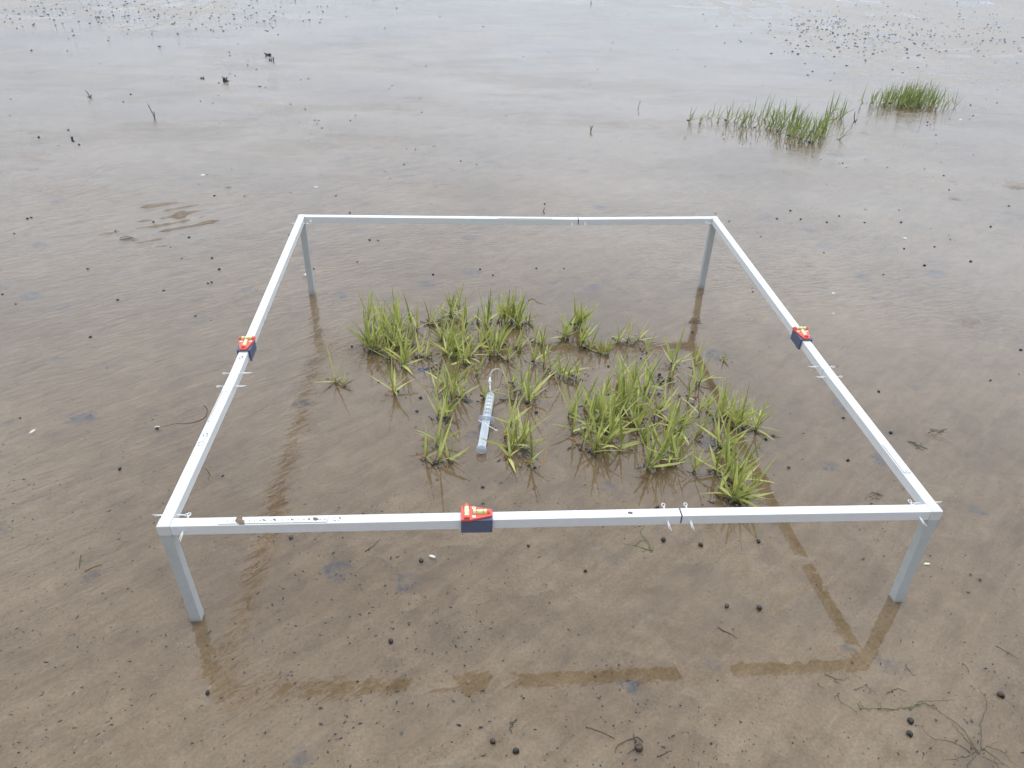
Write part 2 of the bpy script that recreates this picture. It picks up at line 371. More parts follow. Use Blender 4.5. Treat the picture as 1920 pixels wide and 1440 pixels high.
me.materials.append(MT['mud'])
mud = bpy.data.objects.new('mud_flat', me); COL.objects.link(mud); tag(mud, kind='structure')
def mz(x, y):
    return float(mud_height(np.array([[x]], float), np.array([[y]], float))[0, 0])
def ground(px, py):
    p = at(px, py); p.z = max(mz(p.x, p.y), -.004); return p
wm = MB(); wm.add([(-60, -50, 0), (70, -50, 0), (70, 130, 0), (-60, 130, 0)], [(0, 1, 2, 3)])
wo = wm.build('water', MT['water']); tag(wo, kind='structure')

# ------------------------------------------------------------------ quadrat frame
TB = .0150
HT = (.1772, .1685, .1876, .1855)                   # top heights of front-left, front-right, back-left, back-right
PC = ((292.6, 988), (1768.7, 959.3), (560, 402), (1344, 405.4))
frame = empty('quadrat_frame', (.5, .5, 0))
tag(frame, 'white square metal sampling frame standing on four legs over the grass', 'quadrat frame')
FO = frame.location
def fbuild(mb, name, m, bevel=.0006, smooth=False, parent=None):
    mb.v = [tuple(Vector(v) - FO) for v in mb.v]
    return mb.build(name, m, parent or frame, smooth, bevel)
# outer corners (top, world)
OC = [at(*PC[i], HT[i]) for i in range(4)]
sgn = ((1, 1), (-1, 1), (1, -1), (-1, -1))
CC = [OC[i] + Vector((sgn[i][0] * TB / 2, sgn[i][1] * TB / 2, -TB / 2)) for i in range(4)]   # corner block centres
def bar(mb, a, b, wd=TB, ht=TB):
    a = Vector(a); b = Vector(b); d = (b - a); ln = d.length; d.normalize()
    s_ = d.cross(Vector((0, 0, 1))).normalized(); u = s_.cross(d)
    M = Matrix((d, s_, u)).transposed()
    mb.box((a + b) / 2, (ln, wd, ht), M)
def barM(a, b):
    d = (Vector(b) - Vector(a)).normalized(); s_ = d.cross(Vector((0, 0, 1))).normalized(); u = s_.cross(d)
    return Matrix((d, s_, u)).transposed()
legpx = (((357.8, 1162.7), (375.3, 1162.1)), ((1678, 1126.2), (1693.8, 1126.2)), ((578.7, 545.6), (588.7, 545.6)), ((1310.4, 536), (1323, 536)))
for i in range(4):
    mb = MB(); mb.box(CC[i], (TB + .0006, TB + .0006, TB + .0006)); fbuild(mb, 'corner_block', MT['joint'], .0008)
    top = CC[i] - Vector((0, 0, TB / 2 + .0005))
    c0 = at(*legpx[i][0]); c1 = at(*legpx[i][1]); f_ = (c0 + c1) / 2
    bot = Vector((f_.x, f_.y + TB / 2, 0))
    ext = (bot - top).normalized() * .02
    mb = MB(); d = bot + ext - top
    hx = hy = (TB - .0008) / 2
    vs = [(top.x + a * hx, top.y + b * hy, top.z) for a in (-1, 1) for b in (-1, 1)] + [(top.x + d.x + a * hx, top.y + d.y + b * hy, top.z + d.z) for a in (-1, 1) for b in (-1, 1)]
    mb.add(vs, [(0, 1, 3, 2), (4, 6, 7, 5), (0, 2, 6, 4), (1, 5, 7, 3), (0, 4, 5, 1), (2, 3, 7, 6)])
    fbuild(mb, 'leg', MT['leg'], .0008)
# mid joints: centre point of each rail at its joint
def midpt(pxs, h): return at(*pxs, h)
jf = at(1278, 963.6, (HT[0] + HT[1]) / 2); jf.z -= TB / 2; jf.y = CC[0].y + (CC[1].y - CC[0].y) * .66
jb = at(1084, 409.3, (HT[2] + HT[3]) / 2); jb.z -= TB / 2
jl = at(438.5, 702, (HT[0] + HT[2]) / 2); jl.z -= TB / 2
jr = at(1551.5, 692, (HT[1] + HT[3]) / 2); jr.z -= TB / 2
RAILS = {'front': (CC[0], jf, CC[1]), 'back': (CC[2], jb, CC[3]), 'left': (CC[0], jl, CC[2]), 'right': (CC[1], jr, CC[3])}
for k, (a, j, b) in RAILS.items():
    for (p, q) in ((a, j), (b, j)):
        d = (q - p).normalized(); mb = MB()
        bar(mb, p + d * (TB / 2 + .0005), q - d * (.0009 if k in ('front', 'back') else .0003), TB - .0003, TB - .0003); fbuild(mb, 'rail', MT['paint'], .0007)
    mb = MB(); bar(mb, j - (b - a).normalized() * .012, j + (b - a).normalized() * .012, TB - .003, TB - .003)
    fbuild(mb, 'joint_insert', MT['black'], 0)
def on_rail(k, px, py, zoff=0):
    """point on the rail's centre line (at its top height) nearest the pixel ray, and the local matrix"""
    a, j, b = RAILS[k]; best = None
    for (p, q) in ((a, j), (j, b)):
        for i in range(401):
            t = i / 400; c = p.lerp(q, t) + Vector((0, 0, TB / 2))
            l = ROT.transposed() @ (c - CAM); u = 960 - F * l.x / l.z; v = 720 + F * l.y / l.z
            d = (u - px) ** 2 + ((v - py) ** 2) * .3
            if best is None or d < best[0]: best = (d, c, barM(p, q))
    return best[1] + Vector((0, 0, zoff)), best[2]
# scale strips with printed marks
def text_mesh(s, size):
    cu = bpy.data.curves.new('t', 'FONT'); cu.body = s; cu.size = size; cu.align_x = 'CENTER'; cu.align_y = 'CENTER'; cu.resolution_u = 2
    o = bpy.data.objects.new('t', cu); COL.objects.link(o)
    bpy.context.view_layer.update()
    me = bpy.data.meshes.new_from_object(o.evaluated_get(bpy.context.evaluated_depsgraph_get()))
    vs = [v.co.copy() for v in me.vertices]; fs = [tuple(p.vertices) for p in me.polygons]
    bpy.data.objects.remove(o); bpy.data.meshes.remove(me)
    return vs, fs
DIG = {i: text_mesh(str(i), .0042) for i in range(1, 21)}
def strip(k, p0, p1, n, red=False, flip=False):
    a, M = on_rail(k, *p0); b, _ = on_rail(k, *p1)
    if (b - a).length < 1e-4: return
    M = barM(a, b); ln = (b - a).length; c = (a + b) / 2 + M @ Vector((0, 0, .0004))
    mb = MB(); mb.box(c, (ln, .0094, .0006), M); s = fbuild(mb, 'scale_tape', MT['tape'], 0)
    e = MB(); e.box(c + M @ Vector((0, .0052 if k != 'left' else -.0052, -.0001)), (ln * 1.005, .0010, .0006), M)
    e.box(c + M @ Vector((ln / 2 + .0004, 0, -.0001)), (.0008, .0094, .0006), M)
    fbuild(e, 'tape_edge', MT['tapeedge'], 0, parent=s)
    pr = MB(); rd = MB()
    for i in range(n):
        u = -ln / 2 + ln * (i + .5) / n
        vs, fs = DIG[min(i + 1, 20)]
        tgt = rd if (red and i == 0) else pr
        tgt.add([c + M @ Vector((u + v.x, v.y + .0008, .0005)) for v in vs], fs)
        for t in range(5):
            h = .0016 if t == 0 else .0008
            uu = -ln / 2 + ln * (i + t / 5) / n
            pr.box(c + M @ Vector((uu, -.0047 + h / 2, .0004)), (.00018, h, .0003), M)
    fbuild(pr, 'scale_print', MT['ink'], 0, parent=s)
    if rd.v: fbuild(rd, 'red_numeral', MT['redink'], 0, parent=s)
strip('front', (411, 976), (613, 972), 20, red=True)
strip('back', (934, 407), (1035, 408), 15)
strip('left', (396, 790), (425, 735), 10)
strip('right', (1661, 834), (1702, 886), 10)
# dried mud on the rails
def splat(k, px, py, L_, W_, ring=False, seed=0):
    c, M = on_rail(k, px, py); rg = random.Random(seed); n = 14; mb = MB(); z = .0011
    if ring:
        for i in range(n):
            if rg.random() < .25: continue
            q = 2 * math.pi * i / n; mb.blob(c + M @ Vector((math.cos(q) * L_, math.sin(q) * W_, .0001)), .0008, seed + i, 5, 3, .5, .3)
    else:
        vs = []
        for i in range(n):
            q = 2 * math.pi * i / n; k_ = 1 + rg.uniform(-.22, .22)
            u = math.cos(q) * L_ * k_ + math.sin(q) * W_ * .45; v = max(-TB / 2 + .0006, min(TB / 2 - .0006, math.sin(q) * W_ * k_))
            vs.append((u, v))
        mb.add([c + M @ Vector((u, v, .0001)) for u, v in vs] + [c + M @ Vector((u * .8, v * .8, z)) for u, v in vs] + [c + M @ Vector((0, 0, z * 1.2))],
               [(i, (i + 1) % n, n + (i + 1) % n, n + i) for i in range(n)] + [(n + i, n + (i + 1) % n, 2 * n) for i in range(n)])
    fbuild(mb, 'dried_mud', MT['mudcake'], 0, smooth=True)
splat('front', 449, 977, .0062, .0078, seed=1); splat('front', 591, 975, .0035, .0036, seed=2); splat('front', 516, 977, .0018, .0022, seed=3)
splat('front', 494, 978, .002, .0015, seed=4); splat('front', 548, 972, .0012, .0015, seed=5); splat('front', 580, 971, .0018, .0013, seed=6)
splat('front', 632, 974, .0045, .0035, True, 7); splat('front', 1181, 966, .003, .0018, seed=8)
splat('left', 377, 831, .0045, .0045, True, 9); splat('left', 387, 818, .0035, .0035, True, 10); splat('left', 453, 672, .004, .003, True, 11)
# split pins through the rails
def pin(k, px, py, ring=1, tilt=0.0, ln=.040):
    c, M = on_rail(k, px, py, -TB / 2)
    d = M @ Vector((0, 1, 0))
    if d.x + d.y * .001 < 0 and k in ('left', 'right'): d = -d
    if k in ('front', 'back') and d.y < 0: d = -d
    ax = (d * ring).normalized()                    # towards the ring end
    ax = (ax + Vector((0, 0, tilt))).normalized(); al = M @ Vector((1, 0, 0)); mb = MB()
    for s in (-1, 1): mb.tube([c + ax * (ln * .42) + al * s * .0003, c - ax * ln * .2 + al * s * .0005, c - ax * (ln * (.55 + .04 * s)) + al * s * .0011], .00062, 6)
    rc = c + ax * (ln * .42 + .0026)
    mb.tube([rc + (ax * -math.cos(q) * .0028 + al * math.sin(q) * .0021) for q in [2 * math.pi * i / 12 for i in range(13)]], .00055, 6)
    fbuild(mb, 'split_pin', MT['steel'], 0, smooth=True)
pin('left', 323, 964, 1); pin('left', 446, 697, -1); pin('left', 433, 719, -1); pin('left', 564, 417, 1, 0, .036)
pin('right', 1738, 938, -1); pin('right', 1540, 689, 1); pin('right', 1554, 709, 1); pin('right', 1342, 418, -1, 0, .036)
pin('front', 345, 984, 1, .1); pin('front', 1252, 970, 1, .12); pin('front', 1294, 969, 1, .12); pin('front', 1722, 961, 1, .1)
pin('back', 583, 406, -1, 0, .034); pin('back', 1071, 410, -1, -.1, .034); pin('back', 1096, 410, -1, -.1, .034); pin('back', 1322, 409, -1, 0, .034)

# ------------------------------------------------------------------ spirit levels
def make_level():
    r = empty('spirit_level')
    ln, dp = .0395, .0222
    b = MB(); b.box((0, 0, .0012), (ln, dp, .0024)); b.box((0, -(dp / 2 - .0017), -.0095), (ln, .0032, .0190)); b.box((0, dp / 2 - .0017, -.0095), (ln, .0032, .0190))
    b.build('clamp_block', MT['block'], r, bevel=.0008)
    P = [(-.0198, -.0128), (-.0085, -.0128), (.0175, -.0062), (.0198, -.0045), (.0198, .0045), (.0175, .0062), (-.0085, .0128), (-.0198, .0128)]
    p = MB(); p.prism(P, .0024, .0056); pl = p.build('level_plate', MT['red'], r, bevel=.0008)
    h = MB()
    for s in (-1, 1):                               # rounded housings at the ends of the cross vial
        h.tube([(-.0125, s * .0085, .0062), (-.0125, s * .0122, .0060)], [.0042, .0038], 14)
    h.tube([(.0130, 0, .0056), (.0166, 0, .0054)], [.0038, .0034], 12); h.box((-.0022, 0, .0059), (.0030, .0066, .0016))
    h.build('vial_housing', MT['red'], pl, bevel=.0003)
    for (a, c) in (((-.0125, -.0084, .0064), (-.0125, .0084, .0064)), ((-.0045, 0, .0060), (.0128, 0, .0060))):
        v = MB(); a = Vector(a); c = Vector(c); v.tube([a, c], .0034, 16); vi = v.build('vial', MT['vial'], r, smooth=False)
        m_ = (a + c) / 2; d = (c - a).normalized()
        bb = MB(); bb.tube([m_ - d * .0032 + Vector((0, 0, .0013)), m_ - d * .0022 + Vector((0, 0, .0017)), m_ + d * .0022 + Vector((0, 0, .0017)), m_ + d * .0032 + Vector((0, 0, .0013))], [.0008, .0022, .0022, .0008], 10)
        bb.build('bubble', MT['bubble'], vi, smooth=True)
        ri = MB()
        for s in (-1, 1): ri.tube([m_ + d * s * .0040, m_ + d * s * .0044], .00348, 16)
        ri.build('gauge_ring', MT['ink'], vi)
    for s in (-1, 1):
        sc = MB(); sc.tube([(-.0035, s * .0077, .0054), (-.0035, s * .0077, .0064), (-.0035, s * .0077, .0068)], [.0025, .0025, .0018], 16); so_ = sc.build('screw', MT['steel'], r)
        so_.location = (0, 0, 0)
        sl = MB(); sl.box((-.0035, s * .0077, .0068), (.0022, .0006, .0003)); sl.box((-.0035, s * .0077, .00682), (.0006, .0022, .0003)); sl.build('screw_slot', MT['ink'], so_)
    return r
def copy_tree(o, parent=None):
    c = o.copy(); COL.objects.link(c); c.parent = parent
    for ch in list(o.children): copy_tree(ch, c)
    return c
lv = make_level()
G = 'red and yellow spirit levels clamped on the frame'
for k, px, py, flip, lab in (('front', 893, 967, 0, 'red spirit level on blue-grey clamp astride the front rail, wide end facing left'),
                             ('left', 462, 649, 1, 'red spirit level on blue-grey clamp astride the left side rail'),
                             ('right', 1505, 628, 1, 'red spirit level on blue-grey clamp astride the right side rail')):
    o = lv if k == 'front' else copy_tree(lv)
    c, M = on_rail(k, px, py, .0006)
    d = M @ Vector((1, 0, 0)); y = d.normalized()
    if flip and y.y > 0: y = -y
    s_ = Vector((0, 0, 1)).cross(y).normalized(); u = y.cross(s_)
    o.matrix_world = Matrix.Translation(c) @ Matrix((y, s_, u)).transposed().to_4x4()
    tag(o, lab, 'spirit level', G)

# ------------------------------------------------------------------ syringe
p_n = at(919.5, 741, .0095); p_t = at(902.5, 843, .0095)
ax = (p_t - p_n); LN = ax.length; ax.normalize()
sy = empty('syringe', p_n)
tag(sy, 'milky plastic syringe half full of cloudy fluid, lying among the grass', 'syringe')
sx_ = Vector((0, 0, 1)).cross(ax).normalized()
MS = Matrix((sx_, ax.cross(sx_), ax)).transposed()         # local: x across, y = up or down, z along towards the thumb rest
sy.rotation_euler = MS.to_euler()
def ring(z0, z1, r0, r1=None, n=24, inner=None):
    mb = MB(); mb.tube([(0, 0, z0), (0, 0, z1)], [r0, r1 or r0], n); return mb
RB = .0084; LB = LN * .475
b = MB(); b.tube([(0, 0, .0), (0, 0, .0015), (0, 0, LB)], [RB * .78, RB, RB], 28, cap=False)
b.add([(0, 0, 0)] + [(RB * .78 * math.cos(2 * math.pi * i / 28), RB * .78 * math.sin(2 * math.pi * i / 28), 0) for i in range(28)], [(0, 1 + i, 1 + (i + 1) % 28) for i in range(28)])
br = b.build('barrel', MT['syr'], sy, smooth=True)
f = MB(); pts = []
for i in range(32):
    q = 2 * math.pi * i / 32; x = .0148 * math.cos(q); y = max(-.0090, min(.0090, .0148 * math.sin(q))); pts.append((x, y))
f.prism(pts, LB, LB + .0014); f.build('flange', MT['syr'], br, bevel=.0005)
f = MB(); f.tube([(0, 0, .0022), (0, 0, LB * .66)], RB - .0008, 24); f.build('fluid', MT['fluid'], sy, smooth=False)
f = MB(); f.tube([(0, 0, LB * .665), (0, 0, LB * .69), (0, 0, LB * .70), (0, 0, LB * .735), (0, 0, LB * .745), (0, 0, LB * .78)], [RB - .0005, RB - .0005, RB - .0015, RB - .0015, RB - .0005, RB - .0005], 24)
pg = f.build('plunger_seal', MT['rubber'], sy)
f = MB(); r_ = .0072; L0, L1 = LB * .79, LN - .002
f.box((0, 0, (L0 + L1) / 2), (2 * r_, .0013, L1 - L0)); f.box((0, .0040, (L0 + L1) / 2), (.0013, r_ - .0009, L1 - L0)); f.box((0, -.0040, (L0 + L1) / 2), (.0013, r_ - .0009, L1 - L0))
f.tube([(0, 0, LB * .785), (0, 0, LB * .81)], RB - .0012, 20)
pr = f.build('plunger_rod', MT['syr'], sy, bevel=.0002)
f = MB(); f.tube([(0, 0, LN - .002), (0, 0, LN + .0004)], .0098, 28); f.build('thumb_rest', MT['syr'], sy, bevel=.0005)
f = MB(); f.tube([(0, 0, .001), (0, 0, -.004), (0, 0, -.0042), (0, 0, -.012)], [.0030, .0028, .0020, .0017], 14); f.build('nozzle', MT['whiteplastic'], sy)
# graduations and figures wrapped on the barrel
g = MB()
for i, n_ in enumerate((10, 20, 30, 40, 50, 60)):
    z = LB * (.12 + .148 * i); vs, fs = text_mesh(str(n_), .0086)
    P = [];
    for v in vs:
        xx = -v.x if (MS @ Vector((1, 0, 0))).x < 0 else v.x
        P.append((xx, math.sqrt(max(0, (RB + .00015) ** 2 - xx * xx)), z - v.y))
    g.add(P, fs)
    for j in range(5):
        zz = z + LB * .148 * (j / 5); w_ = .0024 if j == 0 else .0012
        sg = -1 if (MS @ Vector((1, 0, 0))).x < 0 else 1
        a0 = .50
        seg = []
        for t in range(4):
            q = a0 + (w_ / RB) * t / 3; seg.append((sg * (RB + .00015) * math.sin(q), (RB + .00015) * math.cos(q)))
        vs2 = [(x, y, zz - .00012) for x, y in seg] + [(x, y, zz + .00012) for x, y in seg]
        if j == 0: g.add(vs2, [(t, t + 1, 5 + t, 4 + t) for t in range(3)])
g.build('graduations', MT['ink'], br)
# sampling tube from the nozzle up and over into the mud
imv = (Matrix.Translation(p_n) @ MS.to_4x4()).inverted()
pa = [imv @ q for q in (at(919.6, 735, .011), at(919, 727, .015), at(918.5, 716, .020))]
f = MB(); f.tube(pa, [.0017, .0013, .0014], 10); f.build('tube_sleeve', MT['whiteplastic'], sy, smooth=True)
f = MB(); f.tube([imv @ at(918.6, 717, .0195), imv @ at(918.3, 713, .022), imv @ at(918.2, 712.5, .0222), imv @ at(918.8, 708, .024)], [.0030, .0030, .0020, .0016], 12); f.build('luer_connector', MT['whiteplastic'], sy)
cv = [at(918.8, 708, .024), at(919.5, 702, .028), at(922, 696.5, .031), at(926, 693, .031), at(931, 691.5, .028), at(936, 692.5, .021), at(940, 696, .012), at(943, 702, -.004)]
def smoothpts(P, k=5):
    P = [Vector(p) for p in P]; out = []
    for i in range(len(P) - 1):
        p0 = P[max(i - 1, 0)]; p1 = P[i]; p2 = P[i + 1]; p3 = P[min(i + 2, len(P) - 1)]
        for j in range(k):
            t = j / k; out.append(.5 * ((2 * p1) + (p2 - p0) * t + (2 * p0 - 5 * p1 + 4 * p2 - p3) * t * t + (3 * p1 - p0 - 3 * p2 + p3) * t ** 3))
    out.append(P[-1]); return out
f = MB(); f.tube([imv @ q for q in smoothpts(cv)], .0011, 10); f.build('clear_tube', MT['syr'], sy, smooth=True)
# thin white rod across the plunger
a = at(897.5, 788, .0195); b_ = at(932, 807.5, .0165)
f = MB(); d = (b_ - a).normalized(); n_ = d.cross(Vector((0, 0, 1))).normalized()
f.tube([a - a, (b_ - a) * .93], .00085, 8)
f.tube([(b_ - a) - d * .002 + d * -math.cos(q) * .0022 + n_ * math.sin(q) * .0018 for q in [2 * math.pi * i / 10 for i in range(11)]], .0006, 6)
ro = f.build('white_rod', MT['whiteplastic'], None, smooth=True, loc=a); tag(ro, 'thin white looped rod wedged across the syringe plunger', 'rod')

# ------------------------------------------------------------------ cordgrass
def leaf(mb, p, az, t0, t1, ln, wd, rg, tone, n=7, twist=0):
    p = Vector(p); h = Vector((math.cos(az), math.sin(az), 0)); s = Vector((-math.sin(az), math.cos(az), 0))
    vs = []; tn = []; q = p.copy()
    for i in range(n + 1):
        t = i / n; th = t0 + (t1 - t0) * t ** 1.3
        d = h * math.sin(th) + Vector((0, 0, 1)) * math.cos(th); nn = -h * math.cos(th) + Vector((0, 0, 1)) * math.sin(th)
        prof = (0.55 + .45 * math.sin(min(1, t * 2.4) * math.pi / 2)) * (1 - t ** 1.9) if t < 1 else .0
        w_ = wd * .5 * max(prof, .03)
        ss = (s * math.cos(twist * t) + nn * math.sin(twist * t))
        vs += [q - ss * w_ + nn * w_ * .42, q, q + ss * w_ + nn * w_ * .42]
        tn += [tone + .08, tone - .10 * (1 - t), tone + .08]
        q = q + d * (ln / n)
    fs = []
    for i in range(n):
        a = i * 3; fs += [(a, a + 1, a + 4, a + 3), (a + 1, a + 2, a + 5, a + 4)]
    mb.add(vs, fs, tn)
WIND = math.radians(22)
def tuft(px, py, stems=1, hs=1.0, spread=0, dead=1, label='', group=None, far=False, lean=0.25, splay=1.0, seed=None):
    rg = random.Random(seed if seed is not None else int(px * 31 + py * 7)); P = ground(px, py); P.z = min(P.z, 0)
    hs *= 1 if far else .93
    stems = max(1, round(stems * (.8 if far else .95 if py < 700 and px < 1150 else .68)))
    root = empty('cordgrass_shoot' if stems < 4 else 'cordgrass_tuft', P)
    tag(root, label, 'grass plant', group)
    L_ = MB(); St = MB(); D = MB()
    if far: lean = .7
    for k in range(stems):
        b = Vector((rg.gauss(0, spread), rg.gauss(0, spread * .8), -.002)) if k else Vector((0, 0, -.002))
        h = .022 * hs * rg.uniform(.7, 1.25)
        az0 = WIND + rg.gauss(0, .9); top = b + Vector((math.cos(az0) * lean * h, math.sin(az0) * lean * h, h))
        St = MB(); St.tube([b, (b + top) / 2 + Vector((0, 0, .001)), top], [.0014 * hs ** .5, .0013, .0009], 6, tone=rg.uniform(.2, .9)); St.build('stem', MT['stem'], root, smooth=True)
        nl = rg.choice((4, 4, 5, 5)) if not far else rg.choice((3, 4))
        az = rg.uniform(0, 6.28)
        for i in range(nl):
            t = .35 + .65 * i / max(1, nl - 1)
            last = i >= nl - 2
            a_ = az + i * 2.55 + rg.gauss(0, .35)
            # shoots are combed a little by wind and tide
            wk = rg.uniform(.3, 1.6) if far else .45; hx = math.cos(a_) + wk * math.cos(WIND); hy = math.sin(a_) + wk * math.sin(WIND); a_ = math.atan2(hy, hx)
            t0 = rg.uniform(.10, .58) * min(1, splay) if last else rg.uniform(.55, 1.22) * min(splay, 1.25)
            t1 = t0 + (rg.uniform(-.15, .40) if last else rg.uniform(-.35, .45) * splay)
            ln = .057 * hs * rg.uniform(.75, 1.35) * (1.15 if last else .95)
            leaf(L_, b.lerp(top, t), a_, t0, t1, ln, (.0060 if not last else .0044) * hs ** .35 * (.78 if far else 1) * rg.uniform(.75, 1.3), rg, rg.uniform(.15, 1.0) * (.8 if last else 1), twist=rg.uniform(-.9, .9))
    for k in range(dead + (stems + 1) // 2):
        a_ = rg.uniform(0, 6.28); b = Vector((rg.gauss(0, spread + .003), rg.gauss(0, spread + .003), .001))
        D = MB(); leaf(D, b, a_, rg.uniform(.7, 1.35), rg.uniform(1.5, 1.9), rg.uniform(.014, .032), rg.uniform(.0018, .0032), rg, rg.uniform(.1, 1), n=5, twist=rg.uniform(-1, 1)); D.build('dead_leaf', MT['dead'], root)
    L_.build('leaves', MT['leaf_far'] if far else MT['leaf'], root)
    return P
TP = []      # bases, for the snails among them
def T(label, lst, group=None, **kw):
    if group is None and len(lst) > 1: group = label
    for e in lst:
        px, py, st, hs = e[:4]; k2 = dict(kw); k2.update(e[4] if len(e) > 4 else {})
        tuft(px, py, st, hs, k2.pop('spread', .006 if st > 1 else 0), label=label, group=group, **k2); TP.append((px, py))
T('small grass shoot with orange base standing alone near the left side rail', [(627, 716, 1, 1.0, dict(dead=5, splay=1.0, seed=3))])
T('tiny thin grass sprout beside the lone orange-based shoot', [(644, 722, 1, .45)])
T('green grass shoot in the clump at the left end of the planted patch',
  [(689, 642, 2, 1.1), (697, 655, 3, 1.1), (700, 612, 2, 1.25), (716, 610, 3, 1.1), (735, 612, 3, 1.15), (748, 628, 3, 1.0), (732, 643, 3, 1.0), (715, 634, 3, 1.0), (724, 676, 2, .9), (708, 660, 2, .9), (767, 615, 2, .95), (745, 655, 2, .85)])
T('bright grass shoot on the lower right edge of the left clump', [(757, 686, 3, 1.1)])
T('short grass shoot between the left clump and the patch centre', [(786, 667, 1, .9), (800, 670, 1, .9), (771, 645, 2, .8)])
T('grass shoot at the front of the left clump, set in a muddy reflection', [(739, 737, 3, 1.05, dict(dead=3))])
T('slim grass shoot in the back row over a dark twig heap', [(810, 606, 2, .9, dict(dead=2)), (841, 592, 3, 1.05, dict(dead=2)), (828, 603, 1, .8)])
T('narrow upright grass shoot at the back row with its own long reflection', [(859, 585, 1, 1.05, dict(splay=.6))])
T('grass shoot in the back row between the twig heap and the dense back tuft', [(872, 611, 2, .95), (911, 612, 2, 1.05), (893, 603, 1, .7)])
T('dense upright grass tuft at the middle of the back row', [(950, 604, 10, 1.05, dict(spread=.015, splay=.6, dead=3))])
T('bent grass shoot at the foot of the dense back tuft', [(967, 612, 3, .95), (934, 600, 2, .9)])
T('low spreading grass sprig right of the dense back tuft', [(990, 605, 2, .6, dict(splay=1.6))])
T('grass shoot in the cluster behind the blue shell fragments', [(836, 660, 3, 1.05), (846, 672, 2, .9), (858, 656, 3, 1.0), (870, 681, 3, 1.0), (884, 670, 2, .85), (826, 640, 2, .9), (850, 640, 2, .9), (866, 640, 2, .9)])
T('grass shoot in the cluster straight behind the curved sampling tube', [(920, 671, 2, .95), (932, 664, 3, 1.05), (951, 676, 2, .75), (913, 642, 3, .9), (900, 655, 2, .8), (940, 645, 2, .9)])
T('short grass shoot in the gap behind the centre of the patch', [(1000, 681, 1, .95), (1019, 686, 1, 1.0), (1016, 646, 2, .75), (975, 655, 2, .75), (1003, 640, 1, .7)])
T('grass tuft with upright leaves right of the middle of the back row', [(1077, 612, 7, .95, dict(spread=.010, splay=.8))])
T('grass shoot in front of the right back-row tuft', [(1055, 636, 3, .9), (1092, 645, 3, .95), (1103, 655, 2, .9), (1065, 625, 2, .8)])
T('very short grass sprout with orange base behind the central gap', [(1121, 661, 2, .55, dict(dead=3)), (1135, 663, 2, .6)])
T('thin grass shoot of the sparse row at the back right', [(1157, 640, 1, .8), (1175, 640, 2, .9, dict(splay=1.5)), (1196, 637, 2, .8), (1211, 660, 1, .7)])
T('tall grass shoot with brown tip at the back right of the patch', [(1258, 686, 3, 1.2, dict(dead=4))])
T('grass shoot just below the brown-tipped shoot', [(1255, 712, 2, .8)])
T('grass shoot at the right edge of the patch beside a brown puddle', [(1310, 720, 3, 1.0), (1302, 686, 1, .85)])
T('sprout of two thin leaves lying on mud right of the patch', [(1356, 676, 1, .35)])
T('grass shoot in the cluster on the left of the syringe', [(850, 728, 3, 1.1), (845, 748, 3, 1.1), (838, 787, 3, 1.05), (820, 785, 2, .95), (830, 722, 2, .9), (862, 745, 2, .8), (818, 742, 2, .85)])
T('broad-leaved grass plant at the front left corner of the patch', [(820, 870, 2, 1.25, dict(splay=1.5, dead=3, seed=12))])
T('thin grass stem beside the broad-leaved front left plant', [(840, 865, 1, .8), (796, 862, 1, .9), (817, 832, 3, 1.1)])
T('short grass shoot right beside the syringe nozzle', [(906, 745, 1, .8), (893, 702, 2, .9)])
T('bright grass shoot right of the sampling tube', [(956, 745, 2, 1.2, dict(splay=1.3)), (988, 757, 3, 1.3, dict(splay=1.4, dead=3)), (975, 735, 2, 1.0), (1000, 740, 2, 1.0), (960, 722, 2, .9)])
T('grass shoot between the sampling tube and the big central clump', [(1048, 708, 3, 1.1, dict(splay=1.4)), (1065, 710, 1, .8), (1080, 712, 1, .85), (1030, 700, 2, .9)])
T('grass tuft leaning over the right side of the syringe plunger', [(960, 842, 5, 1.05, dict(dead=4)), (957, 800, 2, 1.1), (977, 835, 4, 1.1), (953, 859, 1, .7, dict(splay=1.8)), (945, 820, 2, .9)])
T('long slender grass shoot right in front of the plunger tuft', [(992, 872, 2, 1.1, dict(splay=.7))])
T('grass shoot in the big dense clump right of the patch centre',
  [(1075, 780, 3, 1.1), (1098, 804, 3, 1.1), (1110, 850, 3, 1.2), (1090, 838, 2, 1.25, dict(splay=1.5)), (1071, 812, 2, 1.1, dict(splay=1.5)), (1130, 845, 3, 1.05), (1138, 826, 3, 1.15),
   (1182, 798, 3, 1.15), (1195, 812, 2, 1.1), (1172, 770, 4, 1.15), (1146, 808, 3, 1.15), (1124, 798, 4, 1.2), (1155, 730, 3, 1.15), (1185, 730, 3, 1.15), (1208, 730, 3, 1.1), (1162, 708, 2, 1.0),
   (1226, 735, 2, 1.0), (1150, 775, 4, 1.1), (1110, 780, 3, 1.1), (1195, 765, 3, 1.1), (1165, 750, 3, 1.1), (1130, 760, 3, 1.1), (1095, 768, 2, 1.0), (1205, 785, 2, 1.0), (1160, 845, 1, 1.2, dict(splay=2.0))])
T('grass shoot between the big clump and the front right tufts', [(1205, 827, 1, 1.0, dict(splay=1.5)), (1226, 782, 2, .9), (1240, 770, 2, .9)])
T('grass shoot behind the front right tufts with orange dead leaf', [(1258, 800, 4, 1.15, dict(dead=4)), (1272, 812, 3, 1.0), (1303, 822, 1, .9, dict(dead=3))])
T('shoot standing alone in mud right of the big clump', [(1310, 779, 2, 1.05), (1288, 752, 2, .9), (1325, 770, 2, .8)])
T('broad-leaved grass plant at the front between big clump and corner tuft', [(1212, 880, 3, 1.25, dict(splay=1.2, dead=4)), (1228, 870, 3, 1.25), (1255, 860, 3, 1.1), (1266, 872, 2, 1.0), (1240, 850, 3, 1.15)])
